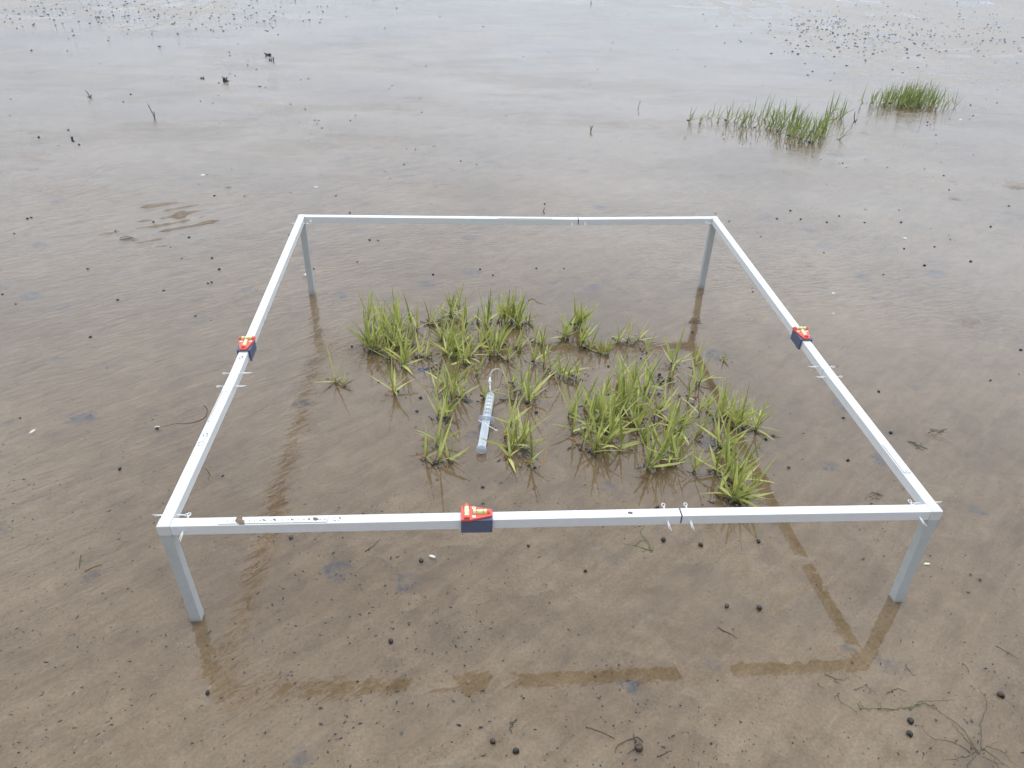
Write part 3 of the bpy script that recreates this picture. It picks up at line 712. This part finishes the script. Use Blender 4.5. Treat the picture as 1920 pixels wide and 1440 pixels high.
T('grass shoot of the loose row at the right end of the patch', [(1348, 792, 3, 1.05), (1361, 782, 3, 1.05), (1378, 798, 4, 1.1), (1392, 800, 2, 1.0)])
T('outermost grass shoot at the right end with snail at its foot', [(1415, 807, 3, .95, dict(splay=1.4))])
T('grass shoot behind the front right corner tuft', [(1348, 838, 3, 1.15), (1360, 850, 3, 1.1), (1340, 884, 3, 1.1)])
T('grass tuft at the front right corner of the patch, nearest the camera', [(1365, 938, 4, 1.2, dict(dead=4)), (1385, 944, 4, 1.15, dict(dead=4)), (1345, 930, 2, 1.2, dict(splay=1.5)), (1357, 893, 4, 1.2), (1375, 905, 4, 1.15), (1400, 938, 2, 1.2, dict(splay=1.5))])
T('single grass shoot left of the corner tuft', [(1298, 884, 2, .95)])
# far patches
T('slim outlying grass sprig on the left end of the far ragged clump', [(1290, 228, 3, 0.85, dict(spread=.012)), (1312, 232, 2, 0.68), (1329, 222, 2, 0.75), (1345, 228, 1, 0.61)], far=True, dead=2)
T('grass shoots in the left half of the far ragged clump', [(1362, 228, 6, 1.06), (1378, 232, 6, 0.98), (1395, 240, 5, 0.98), (1415, 240, 5, 0.98), (1430, 225, 4, 1.22), (1408, 222, 4, 0.98), (1445, 245, 6, 1.06)], far=True, spread=.022, dead=3, splay=1.0)
T('grass shoots in the dense right half of the far ragged clump', [(1462, 248, 9, 1.22), (1480, 255, 9, 1.22), (1500, 262, 10, 1.22), (1518, 268, 9, 1.14), (1478, 236, 8, 1.22), (1500, 242, 9, 1.14), (1525, 250, 8, 1.06), (1540, 240, 6, 1.06), (1548, 228, 5, 1.06), (1455, 230, 6, 1.14), (1538, 258, 5, 0.98)], far=True, spread=.028, dead=4, splay=1.0)
T('grass shoots at the upper right corner of the far ragged clump', [(1558, 212, 5, 1.10, dict(spread=.02)), (1574, 222, 4, 1.00, dict(spread=.02))], far=True, dead=3, splay=1.0)
T('leaning grass sprig beyond the right end of the far ragged clump', [(1572, 262, 2, 1.09)], far=True, dead=2)
T('grass shoots at the left end of the farthest green clump', [(1637, 196, 6, 1.02), (1652, 198, 6, 1.09)], far=True, spread=.03, dead=4, splay=1.0)
T('grass shoots in the dense middle of the farthest green clump', [(1668, 196, 10, 1.09), (1682, 200, 12, 1.16), (1697, 201, 13, 1.22), (1712, 200, 13, 1.22), (1725, 198, 12, 1.16), (1690, 192, 12, 1.16), (1708, 190, 12, 1.22), (1722, 188, 10, 1.16), (1675, 190, 10, 1.02)], far=True, spread=.035, dead=1, splay=.9)
T('grass shoots at the right end of the farthest green clump', [(1740, 202, 7, 1.09), (1755, 204, 6, 1.09), (1766, 200, 5, 1.09)], far=True, spread=.03, dead=4, splay=1.0)
# lone sprigs on the flat
def sprig(px, py, pts, rad, m, name, label, cat, group=None):
    P = ground(px, py); P.z = min(P.z, 0); mb = MB()
    k = (P - CAM).length / F
    right = ROT @ Vector((1, 0, 0)); right.z = 0; right.normalize()
    for line in pts:
        q = [right * (x * k * .8) + Vector((0, 0, y * k * .75 - .002)) + Vector((0, (i % 2) * .002, 0)) for i, (x, y) in enumerate(line)]
        mb.tube(smoothpts(q, 3), [rad * k * (1 - .6 * i / (len(q) * 3)) for i in range(3 * (len(q) - 1) + 1)], 5, tone=random.random())
    o = mb.build(name, m, None, smooth=True, loc=P); tag(o, label, cat, group); return o
sprig(1108, 246, [[(0, 0), (0, 8), (-2, 16)], [(0, 6), (2, 12), (4, 17)], [(0, 3), (-1, 9)]], .9, MT['algae_green'], 'seedling', 'tiny forked green seedling on the open mud behind the frame', 'seedling')
sprig(1018, 396, [[(0, 0), (1, 5), (3, 10), (3, 14)]], 1.0, MT['dead'], 'seedling', 'orange-stemmed seedling with snail on top just behind the back rail', 'seedling')
sprig(1197, 203, [[(0, 0), (0, 8), (3, 20)]], .6, MT['algae'], 'seedling', 'hair-thin upright seedling between frame and far grass clump', 'seedling')
sprig(290, 220, [[(0, 0), (-3, 12), (-8, 30)], [(0, 4), (1, 15)]], .8, MT['algae'], 'thin_stalk', 'thin upright dead stalk on the far left mud', 'stalk')
sprig(169, 182, [[(0, 0), (-2, 8), (-6, 16)], [(0, 2), (4, 8)], [(0, 1), (-5, 4)]], .8, MT['algae'], 'thin_stalk', 'small splayed dead stalk left of the thin upright stalk', 'stalk')
sprig(423, 152, [[(0, 0), (-2, 5), (-6, 12)], [(0, 0), (2, 6), (4, 11)], [(1, 0), (-1, 4), (-1, 10)], [(0, 0), (6, 4)], [(0, 0), (-5, 3)], [(-3, 0), (-5, 6)]], 1.3, MT['crumb'], 'plant_stump', 'dark spiky dead stump standing on the far left mud', 'stump')
sprig(503, 104, [[(0, 0), (-4, 4), (-7, 7)], [(0, 0), (3, 5), (6, 4)], [(0, 0), (1, 6)], [(-5, 0), (5, 1)]], 2.0, MT['crumb'], 'plant_stump', 'dark clotted stump farther back than the spiky one', 'stump')
sprig(512, 113, [[(0, 0), (1, 9)], [(-6, -2), (-8, 6)], [(-5, 0), (-3, 6)]], 1.2, MT['crumb'], 'plant_stump', 'short dark stalks just in front of the clotted stump', 'stump')
sprig(376, 147, [[(-8, 0), (0, 1), (7, 3)], [(0, 0), (2, 5)], [(5, 0), (6, 6)]], 1.3, MT['crumb'], 'plant_stump', 'low dark twig remnant left of the spiky stump', 'stump')
sprig(136, 262, [[(0, 0), (-1, 5), (1, 9)], [(-3, 0), (4, 1)]], 2.2, MT['crumb'], 'plant_stump', 'dark clod with snails at the far left edge', 'stump')
sprig(1603, 228, [[(0, 0), (-3, 10), (-5, 22)], [(0, 2), (4, 8)]], .9, MT['twig'], 'thin_stalk', 'brown bent stalk with snails right of the far ragged clump', 'stalk')
sprig(394, 889, [[(0, 0), (-3, 12), (-9, 28)]], 1.0, MT['algae_green'], 'thin_stalk', 'short green stalk beside the left side rail near the front', 'stalk')
sprig(386, 872, [[(0, 0), (8, 3), (16, -6)]], .9, MT['dead'], 'curved_straw', 'orange curved straw beside the left side rail near the front', 'straw')
sprig(1108, 8, [[(0, 0), (0, 8)]], .7, MT['algae'], 'thin_stalk', 'tiny stalk at the far edge of the flat', 'stalk')

# ------------------------------------------------------------------ snails
def snail_mesh(name, m, seed, flat=.8):
    rg = random.Random(seed); mb = MB(); turns = 3.2; n = 46; k = 9; vs = []
    for i in range(n + 1):
        t = i / n; q = t * turns * 2 * math.pi; s = math.exp(-2.05 * t)
        R0 = .44 * s; r = .54 * s; zc = (1 - s) * .75
        c = Vector((R0 * math.cos(q), R0 * math.sin(q), zc)); out = Vector((math.cos(q), math.sin(q), 0))
        for j in range(k):
            a = 2 * math.pi * j / k
            vs.append(c + (out * math.cos(a) + Vector((0, 0, 1)) * math.sin(a) * 1.05) * r * (1 + rg.uniform(-.02, .02)))
    fs = [(i * k + j, i * k + (j + 1) % k, (i + 1) * k + (j + 1) % k, (i + 1) * k + j) for i in range(n) for j in range(k)]
    fs += [tuple(range(k - 1, -1, -1)), tuple(range(n * k, n * k + k))]
    M = Matrix.Rotation(R(38), 3, 'X')
    vs = [M @ (v * .5) for v in vs]; zmin = min(v.z for v in vs); vs = [Vector((v.x, v.y, v.z - zmin)) for v in vs]
    mb.add(vs, fs); return mb.mesh(name, m, True)
SM = [snail_mesh('snail_shell', MT['snail'], 1), snail_mesh('snail_shell', MT['snail'], 2), snail_mesh('snail_shell', MT['snail_brown'], 3), snail_mesh('snail_shell', MT['snail_pale'], 4)]
NS = 0
REST = MB()
def snail(px, py, size, label, group=None, z=None, kind=None, name='snail'):
    global NS
    rg = random.Random(int(px * 13 + py * 101 + 5)); P = ground(px, py) if z is None else at(px, py, z)
    if z is None: P.z = max(P.z, -.002) - size * (.06 if P.y < 1.6 else .12)
    if P.y > 2.2: size *= .95
    if NS >= 299:
        REST.blob(P + Vector((0, 0, size * .12)), size * .43 * rg.uniform(.8, 1.15), NS + int(px), 6, 4, .75, .12); return None
    k = kind if kind is not None else rg.choice((0, 0, 1, 1, 2, 2))
    o = bpy.data.objects.new(name, SM[k]); COL.objects.link(o)
    o.location = P; s = size * rg.uniform(.78, 1.18); o.scale = (s, s, s)
    o.rotation_euler = (rg.uniform(-.35, .35), rg.uniform(-.35, .35), rg.uniform(0, 6.28))
    tag(o, label, 'snail', group); NS += 1; return o
FRONT = [(545, 1008, 'dark snail just in front of the front rail, nearest the front left leg', .0088),
 (991, 1026, 'small dark snail in front of the front rail, right of its spirit level', .0075),
 (791, 1052, 'dark snail beside the white shell scrap in front of the frame', .0085),
 (732, 1203, 'dark snail on bare mud just behind the reflected front rail', .0088),
 (391, 1297, 'dark snail in the near left corner of the mud, all by itself', .0095),
 (925, 1391, 'encrusted dark snail at the near edge, left of a smaller one', .0105),
 (966, 1411, 'dark snail nearest the bottom edge, right of the encrusted one', .0085),
 (1244, 1017, 'dark snail right below the middle joint of the front rail', .0095),
 (1313, 1026, 'brownish snail right of the one below the front rail joint', .0095),
 (1098, 1073, 'bluish black snail on mud left of the front rail joint', .0082),
 (1422, 1016, 'dark snail in front of the front rail, under the corner grass tuft', .0092),
 (1362, 1135, 'brown snail left of its twin on mud before the right leg', .0088),
 (1424, 1142, 'large brown snail, right one of a pair before the right leg', .0108),
 (1874, 1304, 'dark snail at the right edge of the near mud', .0098),
 (1707, 1352, 'dark snail on the algae strands in the near right corner', .0092),
 (1702, 1378, 'dark snail just below the one on the algae strands', .0092),
 (1200, 1402, 'dark snail in a dark clod at the near edge of the mud', .0110),
 (1837, 1086, 'tiny dark snail right of the front right leg', .0062),
 (1820, 1076, 'tiny dark snail closest to the front right leg foot', .0050),
 (226, 878, 'dark snail on mud left of the frame, level with its front half', .0080),
 (906, 913, 'dark snail inside the frame just behind the front spirit level', .0080),
 (1478, 877, 'bluish dark snail right of the front corner grass tuft', .0085),
 (1590, 863, 'small dark snail inside the frame near the right scale strip', .0070),
 (1234, 953, 'dark snail touching the back side of the front rail joint', .0090),
 (418, 892, 'dark snail inside the frame near the left rail and green stalk', .0062),
 (1670, 811, 'big dark snail just outside the right side rail', .0105),
 (1582, 783, 'dark snail just inside the right side rail below its pins', .0085),
 (1648, 734, 'small dark snail outside the right side rail pins', .0075),
 (1858, 713, 'small dark snail on open mud far right of the frame', .0080),
 (1913, 656, 'big dark snail cut by the right edge of the view', .0120),
 (1412, 547, 'dark snail just outside the right rail beyond its spirit level', .0085),
 (1435, 823, 'upper dark snail of the pair right of the outermost shoot', .0095),
 (1451, 816, 'lower small dark snail right of the outermost shoot', .0070),
 (659, 650, 'dark snail on mud left of the left grass clump', .0085),
 (710, 716, 'dark snail below the left grass clump', .0080),
 (745, 734, 'dark snail touching the front shoot of the left clump', .0090),
 (788, 746, 'dark snail on mud right of the left clump front shoot', .0080),
 (783, 771, 'dark snail on mud below the blue shell fragments', .0090),
 (781, 670, 'left dark snail of the touching pair by the blue shell', .0100),
 (791, 671, 'right dark snail of the touching pair by the blue shell', .0085),
 (1006, 773, 'dark snail on mud right of the sampling tube shoots', .0095),
 (1274, 743, 'left dark snail of two by the shoots right of the big clump', .0085),
 (1289, 743, 'right dark snail of two by the shoots right of the big clump', .0080),
 (1299, 623, 'dark snail at the end of the back right leg reflection', .0080),
 (1141, 687, 'dark snail alone on mud behind the big clump', .0085),
 (1201, 672, 'lower dark snail in the sparse back right row', .0075),
 (1201, 655, 'upper dark snail in the sparse back right row', .0070),
 (812, 515, 'dark snail on mud well behind the twig heap', .0080),
 (900, 505, 'left snail of two behind the dense back tuft', .0080),
 (924, 516, 'right snail of two behind the dense back tuft', .0070),
 (1057, 503, 'dark snail in open water in front of the back rail joint', .0080),
 (1005, 503, 'dark snail left of the one in front of the back rail joint', .0080),
 (693, 450, 'left snail of the pair just inside the back rail', .0095),
 (708, 451, 'right snail of the pair just inside the back rail', .0085),
 (670, 491, 'dark snail inside the back left corner', .0080),
 (588, 504, 'dark snail at the side of the back left leg', .0090),
 (541, 440, 'dark snail outside the left rail close to the back left corner', .0080),
 (656, 399, 'dark snail directly behind the left part of the back rail', .0085),
 (630, 367, 'dark snail on mud behind the back left corner', .0100),
 (1367, 415, 'brown snail just outside the back right corner', .0085),
 (1342, 400, 'dark snail straight behind the back right corner', .0070),
 (1426, 444, 'dark snail right of the upper right rail', .0085),
 (170, 631, 'dark snail with a trail on mud left of the left spirit level', .0090),
 (200, 689, 'small dark snail on mud left of the left rail pins', .0065),
 (38, 783, 'small dark snail near the left edge of the view', .0070),
 (295, 803, 'dark snail by a white shell at the end of the brown twig', .0085),
 (221, 562, 'large dark snail on the left mud below the ripple marks', .0110),
 (165, 504, 'dark snail on the left mud at the side of a grey spot', .0105),
 (4, 552, 'dark snail cut by the left edge of the view', .0095), (29, 570, 'small dark snail near the one cut by the left edge', .0065)]
for px, py, lab, sz in FRONT: snail(px, py, sz, lab)
def scatter(lst, label, size=.0095):
    for px, py in lst: snail(px, py, size, label, label)
scatter([(128, 244), (148, 271), (245, 177), (231, 191), (42, 49), (126, 95), (187, 119), (239, 63), (18, 216), (72, 258), (20, 186)], 'small dark snail on the pale wet mud at the far left', .0105)
scatter([(399, 193), (410, 179), (410, 156), (376, 190), (464, 122), (485, 162), (488, 162), (431, 138), (441, 142), (432, 131), (481, 130), (466, 115), (425, 86), (430, 98), (431, 104)], 'small dark snail scattered round the dead stumps', .0100)
scatter([(543, 195), (545, 195), (572, 205), (562, 229), (590, 226), (597, 226), (595, 231), (604, 240), (666, 216), (657, 226), (577, 148), (579, 147), (564, 149), (498, 164)], 'small dark snail in the loose string right of the dead stumps', .0095)
scatter([(434, 317), (458, 368), (402, 367), (288, 416), (320, 463), (355, 445), (341, 484), (27, 438), (52, 410), (59, 408), (217, 434), (578, 263), (411, 231), (407, 249), (372, 345), (389, 327), (398, 484), (307, 545), (366, 592), (411, 505), (390, 531), (397, 529)], 'dark snail on mud round the ripple marks left of the frame', .0085)
scatter([(761, 183), (787, 184), (760, 139), (726, 166), (799, 145), (791, 211), (735, 160), (730, 166), (777, 121), (799, 124)], 'small dark snail on the far mud straight behind the frame', .0090)
scatter([(943, 195), (934, 240), (949, 216), (981, 106), (1039, 65), (1026, 93), (1031, 98), (1149, 80), (1145, 93), (1146, 110), (1120, 130), (1107, 158), (1219, 45), (1176, 27), (1185, 27), (1270, 93)], 'small dark snail on the far mud behind the middle of the back rail', .0090)
scatter([(762, 278), (779, 280), (864, 302), (894, 308), (757, 308), (731, 335), (722, 322)], 'dark snail in the loose group behind the left half of the back rail', .0085)
scatter([(1482, 395), (1573, 405), (1550, 417), (1457, 410), (1621, 417), (1690, 417), (1686, 394), (1545, 474), (1695, 466), (1657, 515), (1501, 411)], 'dark snail on mud right behind the back right corner', .0088)
scatter([(1781, 449), (1857, 425), (1752, 463), (1734, 498), (1819, 490), (1779, 356), (1769, 329), (1664, 314), (1825, 290), (1756, 268), (1891, 386)], 'dark snail on open mud at the far right', .0092)
scatter([(1587, 314), (1574, 306), (1539, 299), (1534, 303), (1552, 288), (1524, 294), (1580, 306)], 'tiny dark snail in front of the far ragged clump', .0075)
scatter([(1824, 217), (1781, 223), (1739, 229), (1820, 197), (1870, 193), (1870, 168), (1866, 119), (1849, 185), (1818, 224), (1738, 235), (1755, 253)], 'dark snail round the farthest green clump', .0105)
rg = random.Random(21)
def zone(n, f, label, size):
    for _ in range(n):
        px, py = f(); snail(px, py, size * rg.uniform(.7, 1.2), label, label)
# in the grass
rg = random.Random(5)
def near(lo, hi, n, label, size=.0088, far=False):
    c = [t for t in TP if lo[0] <= t[0] <= hi[0] and lo[1] <= t[1] <= hi[1]]
    for _ in range(n):
        px, py = rg.choice(c)
        if rg.random() < (.8 if far else .35):      # clinging to a stem
            snail(px + rg.gauss(0, 2), py - rg.uniform(0, 3), size, label, label, z=rg.uniform(.004, .05 if far else .03))
        else: snail(px + rg.gauss(0, 8), py + rg.gauss(2, 4), size, label, label)
near((680, 590), (775, 690), 13, 'dark snail tucked in the left grass clump')
near((780, 580), (920, 690), 12, 'dark snail among the grass of the back left rows')
near((920, 590), (1140, 690), 11, 'dark snail among the grass of the middle and right back row')
near((815, 695), (1085, 760), 8, 'dark snail among the shoots round the sampling tube')
near((815, 780), (995, 880), 7, 'dark snail among the shoots round the syringe plunger')
near((1070, 700), (1240, 860), 13, 'dark snail inside the big dense clump')
near((1200, 680), (1420, 880), 12, 'dark snail at the feet of the right-hand shoots')
near((1335, 830), (1405, 945), 6, 'dark snail in the front right corner grass tuft')
snail(1021, 384, .0080, 'dark snail perched on the orange-stemmed seedling behind the back rail', z=.012)
snail(868, 734, .0090, 'pale snail on the shoots left of the syringe', kind=3)
snail(861, 743, .0085, 'pale brownish snail just below the pale one left of the syringe', kind=3)
for i, (px, py, kk) in enumerate(((812, 691, 1), (819, 686, 0), (824, 692, 1), (816, 695, 0), (826, 687, 1))):
    snail(px, py, .0085, 'dark snail heaped with others beside the blue shell fragments', 'dark snail heaped with others beside the blue shell fragments', z=.002 + .003 * (i % 2), kind=kk)
snail(815, 684, .0085, 'pale whitish snail on top of the dark heap by the blue shell', z=.008, kind=3)
for i, (px, py) in enumerate(((1236, 704), (1240, 710), (1234, 713), (1243, 715), (1238, 718))):
    snail(px, py, .0090, 'dark snail in the heap under the brown-tipped shoot', 'dark snail in the heap under the brown-tipped shoot', z=.001 + .003 * (i % 2))

near((1280, 190), (1450, 260), 16, 'dark snail clinging in the left half of the far ragged clump', .0095, True)
near((1455, 200), (1605, 270), 26, 'dark snail clinging in the right half of the far ragged clump', .0095, True)
near((1630, 180), (1770, 210), 14, 'dark snail clinging in the farthest green clump', .0105, True)
zone(46, lambda: (rg.uniform(60, 470), 4 + abs(rg.gauss(0, 24))), 'tiny dark snail in the dense scatter along the far left bank', .0105)
zone(60, lambda: (1500 + rg.uniform(0, 1) ** .7 * 410, min(105, 45 + rg.gauss(0, 26))) , 'tiny dark snail in the dense scatter on the far right bank', .0105)
if REST.v:
    o = REST.build('distant_snails', MT['snail'], smooth=True); tag(o, 'tiny dark snails sprinkled over the far banks and far grass clumps', 'snails', kind='stuff')

# ------------------------------------------------------------------ shells, twigs, algae, crumbs
def shard(px, py, r, m, name, label, cat, seed=0, group=None):
    P = ground(px, py); P.z = max(P.z, -.001); rg = random.Random(seed + int(px)); n = 9; mb = MB(); vs = [(0, 0, r * .35)]
    for ring_, (rr, z) in enumerate(((.55, .28), (1, .02), (.95, -.05))):
        for i in range(n):
            q = 2 * math.pi * i / n; k = rr * r * (1 + .25 * math.sin(q * 2 + seed) + rg.uniform(-.08, .08)); vs.append((k * math.cos(q) * 1.25, k * math.sin(q) * .8, z * r))
    fs = [(0, 1 + i, 1 + (i + 1) % n) for i in range(n)]
    for a in (1, 1 + n): fs += [(a + i, a + n + i, a + n + (i + 1) % n, a + (i + 1) % n) for i in range(n)]
    mb.add(vs, fs); o = mb.build(name, m, None, smooth=True, loc=P); o.rotation_euler = (rg.uniform(-.3, .3), rg.uniform(-.3, .3), rg.uniform(0, 6)); tag(o, label, cat, group)
shard(810, 1042, .0042, MT['shell'], 'shell_fragment', 'white crumbled shell scrap beside a snail in front of the frame', 'shell', 1)
shard(790, 692, .0060, MT['mussel'], 'mussel_shell', 'larger blue mussel fragment lying in the patch near the snail heap', 'shell', 2)
shard(801, 690, .0055, MT['mussel'], 'mussel_shell', 'blue mussel fragment touching the dark snail heap', 'shell', 3)
shard(823, 697, .0065, MT['block'], 'mussel_shell', 'dark slate shell leaning on the snail heap', 'shell', 9)
shard(380, 328, .0075, MT['shell'], 'shell_fragment', 'pale shell between two dark snails behind the left corner', 'shell', 4)
shard(573, 514, .0045, MT['shell'], 'shell_fragment', 'white shell bit at the foot of the back left leg', 'shell', 5)
shard(294, 800, .0042, MT['shell'], 'shell_fragment', 'white shell bit at the end of the curved brown twig', 'shell', 6)
shard(60, 808, .0045, MT['shell'], 'shell_fragment', 'cream shell scrap low on the left mud', 'shell', 7)
shard(592, 350, .0050, MT['shell'], 'shell_fragment', 'white shell flake behind the back left corner', 'shell', 8)
shard(1697, 446, .0060, MT['shell'], 'shell_fragment', 'white shell flake on the right mud beyond the frame', 'shell', 11)
shard(1563, 549, .0050, MT['shell'], 'shell_fragment', 'white shell flake right of the right rail', 'shell', 12)
shard(1563, 587, .0030, MT['shell'], 'shell_fragment', 'tiny white shell flake below the flake right of the rail', 'shell', 13)
shard(1801, 224, .0075, MT['shell'], 'shell_fragment', 'white shell flake right of the farthest green clump', 'shell', 14)
shard(1738, 1056, .0032, MT['bubble'], 'shell_fragment', 'tiny yellow shell flake right of the front right leg', 'shell', 15)
shard(880, 752, .0100, MT['algae'], 'dead_shell', 'dark olive pointed shell standing left of the syringe', 'shell', 16)
def strands(name, lines, m, rad, label, cat, z=.0006, wob=.003, seed=0, kind=None, group=None):
    rg = random.Random(seed); P0 = ground(*lines[0][0]); P0.z = 0; mb = MB()
    for ln in lines:
        pts = []
        for (x, y) in ln:
            q = at(x, y); q.z = max(mz(q.x, q.y), 0) + z; pts.append(q - P0 + Vector((rg.gauss(0, wob * .3), rg.gauss(0, wob * .3), 0)))
        q = smoothpts(pts, 5); q = [v + Vector((rg.gauss(0, wob * .12), rg.gauss(0, wob * .12), 0)) for v in q]
        mb.tube(q, [rad * (1 - .75 * i / len(q)) for i in range(len(q))], 5, tone=rg.random())
    o = mb.build(name, m, None, smooth=True, loc=P0); tag(o, label, cat, group, kind); return o
strands('twig', [[(381, 759), (388, 766), (389, 776), (380, 786), (362, 793), (345, 794), (325, 796), (305, 800)]], MT['twig'], .0009, 'long curved brown twig on mud outside the left rail', 'twig')
strands('twig', [[(152, 1040), (150, 1055), (150, 1066)], [(158, 1072), (178, 1062), (192, 1058)]], MT['twig'], .0009, 'broken thin twig over a grey spot left of the frame', 'twig')
strands('twig', [[(1345, 1175), (1358, 1184), (1370, 1188), (1381, 1196)]], MT['twig'], .0008, 'thin dark wavy twig on mud in front of the right half', 'twig')
strands('twig', [[(967, 1348), (957, 1362), (962, 1378)]], MT['algae'], .0010, 'short hooked twig near the bottom middle', 'twig')
strands('twig', [[(684, 1034), (700, 1026), (714, 1012)]], MT['twig'], .0007, 'thin straight twig left of the white shell scrap', 'twig')
strands('twig', [[(1097, 1362), (1125, 1372), (1148, 1382), (1152, 1385)], [(1195, 1392), (1188, 1378), (1192, 1388)], [(1200, 1395), (1178, 1412)], [(1230, 1416), (1262, 1406)], [(1204, 1392), (1194, 1382), (1160, 1395), (1152, 1416)]], MT['twig'], .0010, 'tangle of dark twigs round the clod at the near edge', 'twig')
strands('twig', [[(990, 563), (1000, 561), (1008, 567), (1022, 571)]], MT['twig'], .0008, 'thin curled twig right of the dense back tuft', 'twig')
strands('twig_heap', [[(788, 604), (800, 607), (815, 610), (832, 612)], [(820, 612), (835, 606), (848, 600)], [(800, 600), (812, 612)], [(840, 612), (856, 606), (862, 600)], [(795, 612), (830, 600)], [(828, 616), (852, 612)]], MT['crumb'], .0013, 'dark rotten twig heap at the foot of the back left shoots', 'twigs', z=.002)
strands('twig_heap', [[(225 + a, 447 + b), (240 + a, 444 + b), (252 + a, 448 + b)] for a, b in ((0, 0), (8, 3), (0, 4))], MT['crumb'], .0009, 'short dark twig heap on mud left of the back left corner', 'twigs', z=.002)
strands('algae_strands', [[(1218, 1038), (1216, 1022), (1205, 1010), (1200, 998), (1210, 993)], [(1222, 1036), (1218, 1018)], [(1222, 1036), (1226, 1026)], [(1222, 1036), (1205, 1030), (1170, 1022)], [(1222, 1034), (1214, 1028)], [(1190, 1028), (1205, 1018), (1220, 1030)]], MT['algae_green'], .0006, 'small green weed sprig below the front rail joint', 'weed')
L_ = [[(1829, 1410), (1815, 1390), (1795, 1365), (1780, 1345)], [(1825, 1412), (1800, 1398), (1770, 1388), (1745, 1380), (1715, 1352)], [(1833, 1405), (1838, 1380), (1842, 1350), (1850, 1310), (1835, 1295)],
      [(1830, 1410), (1812, 1380), (1790, 1355), (1760, 1330), (1740, 1325)], [(1760, 1330), (1735, 1322), (1700, 1328), (1660, 1326), (1645, 1318)], [(1700, 1330), (1720, 1318), (1745, 1312), (1790, 1308)],
      [(1610, 1320), (1614, 1328), (1625, 1332), (1645, 1326), (1650, 1316)], [(1568, 1310), (1575, 1302), (1577, 1312), (1600, 1332), (1610, 1342)], [(1860, 1420), (1870, 1440), (1880, 1450)], [(1840, 1405), (1872, 1425), (1895, 1440)],
      [(1545, 1262), (1562, 1270), (1580, 1272), (1590, 1268)], [(1530, 1282), (1545, 1290)], [(1598, 1293), (1612, 1291), (1622, 1286)], [(1624, 1284), (1632, 1292), (1645, 1302)], [(1665, 1300), (1690, 1292), (1700, 1302)],
      [(1870, 1215), (1890, 1222), (1912, 1238)], [(1700, 1248), (1706, 1258), (1716, 1266)], [(1800, 1240), (1812, 1250), (1822, 1258)], [(1830, 1412), (1800, 1420), (1770, 1425)], [(1815, 1440), (1830, 1415), (1850, 1400), (1870, 1395)]]
strands('algae_strands', L_, MT['algae'], .0005, 'grey-green weed strands spread over the near right corner', 'weed', wob=.006)
strands('algae_strands', [[(1640, 1325), (1680, 1330), (1700, 1326)], [(1700, 1330), (1720, 1322), (1730, 1316)], [(1612, 1310), (1616, 1322), (1630, 1332)], [(1560, 1272), (1575, 1278)], [(1840, 1420), (1870, 1430)], [(1850, 1400), (1880, 1410), (1890, 1430)]], MT['algae_green'], .0006, 'brighter green weed threads within the near right corner', 'weed', wob=.005)
for i, (px, py, lab) in enumerate(((1300, 600, 'pale green weed wisp by the back right leg reflection'), (1760, 812, 'dark weed wisp right of the big snail outside the right rail'), (1720, 835, 'faint green weed wisp outside the right scale strip'), (1640, 930, 'green weed wisp crossing mud inside the front right corner'))):
    rg = random.Random(i)
    strands('algae_strands', [[(px + rg.uniform(-20, 20), py + rg.uniform(-8, 8)) for _ in range(3)] for _ in range(6)], MT['algae'], .00045, lab, 'weed', seed=i)
# crumbs of peat, casts and broken stems too many to count
rg = random.Random(99); mb = MB()
def crumb(p, r, ang, el):
    c, s = math.cos(ang), math.sin(ang); vs = []
    for (x, y, z) in ((-1, -.6, 0), (.2, -1, 0), (1, .1, 0), (.1, .9, 0), (-.9, .5, 0), (0, 0, .8)):
        x *= el * rg.uniform(.7, 1.3); y *= rg.uniform(.7, 1.3)
        vs.append((p.x + r * (x * c - y * s), p.y + r * (x * s + y * c), p.z + r * z))
    mb.add(vs, [(0, 1, 5), (1, 2, 5), (2, 3, 5), (3, 4, 5), (4, 0, 5)])
N_ = 6800; xs = []; ys = []
for i in range(N_):
    px = rg.uniform(-60, 1980); py = (rg.uniform(20, 1500), rg.uniform(5, 420), rg.uniform(900, 1500), rg.uniform(400, 1500))[i % 4]
    p = at(px, py); xs.append(p.x); ys.append(p.y)
cl = fbm(np.array(xs) * 3, np.array(ys) * 3, 201, 3); hz = mud_height(np.array(xs), np.array(ys))
for i in range(N_):
    if rg.random() > 3.2 * max(0, cl[i] - .42): continue
    p = Vector((xs[i], ys[i], max(float(hz[i]), .0001)))
    d = (p - CAM).length
    crumb(p, min(.0014, 0.00070 * rg.lognormvariate(0, .38)) * (1 if d < 2.2 else 1.0 + .22 * (d - 1.5)), rg.gauss(.5, .7), rg.choice((1, 1, 1.6, 2.6)))
for (px, py) in TP:
    if py < 300: continue
    for _ in range(9):
        p = at(px + rg.gauss(0, 10), py + rg.gauss(0, 6)); p.z = max(mz(p.x, p.y), .0002)
        crumb(p, rg.uniform(.0006, .0022), rg.uniform(0, 3), rg.choice((1, 1.5, 3)))
for cx, cy, sx2, sy2, n in ((1720, 62, 170, 28, 420), (250, 22, 220, 22, 380), (1540, 48, 30, 7, 60), (1600, 70, 60, 18, 100)):
    for _ in range(n):
        px = rg.gauss(cx, sx2); py = rg.gauss(cy, sy2)
        if py < -20: continue
        p = at(px, py)
        if p.y > 60: continue
        p.z = max(mz(p.x, p.y), 0); crumb(p, rg.uniform(.003, .008), rg.uniform(0, 3), 1.5)
o = mb.build('debris_crumbs', MT['crumb']); tag(o, 'scatter of fine dark peat crumbs and stem bits over the mud', 'debris', kind='stuff')
print('snails', NS, 'tufts', len(TP))
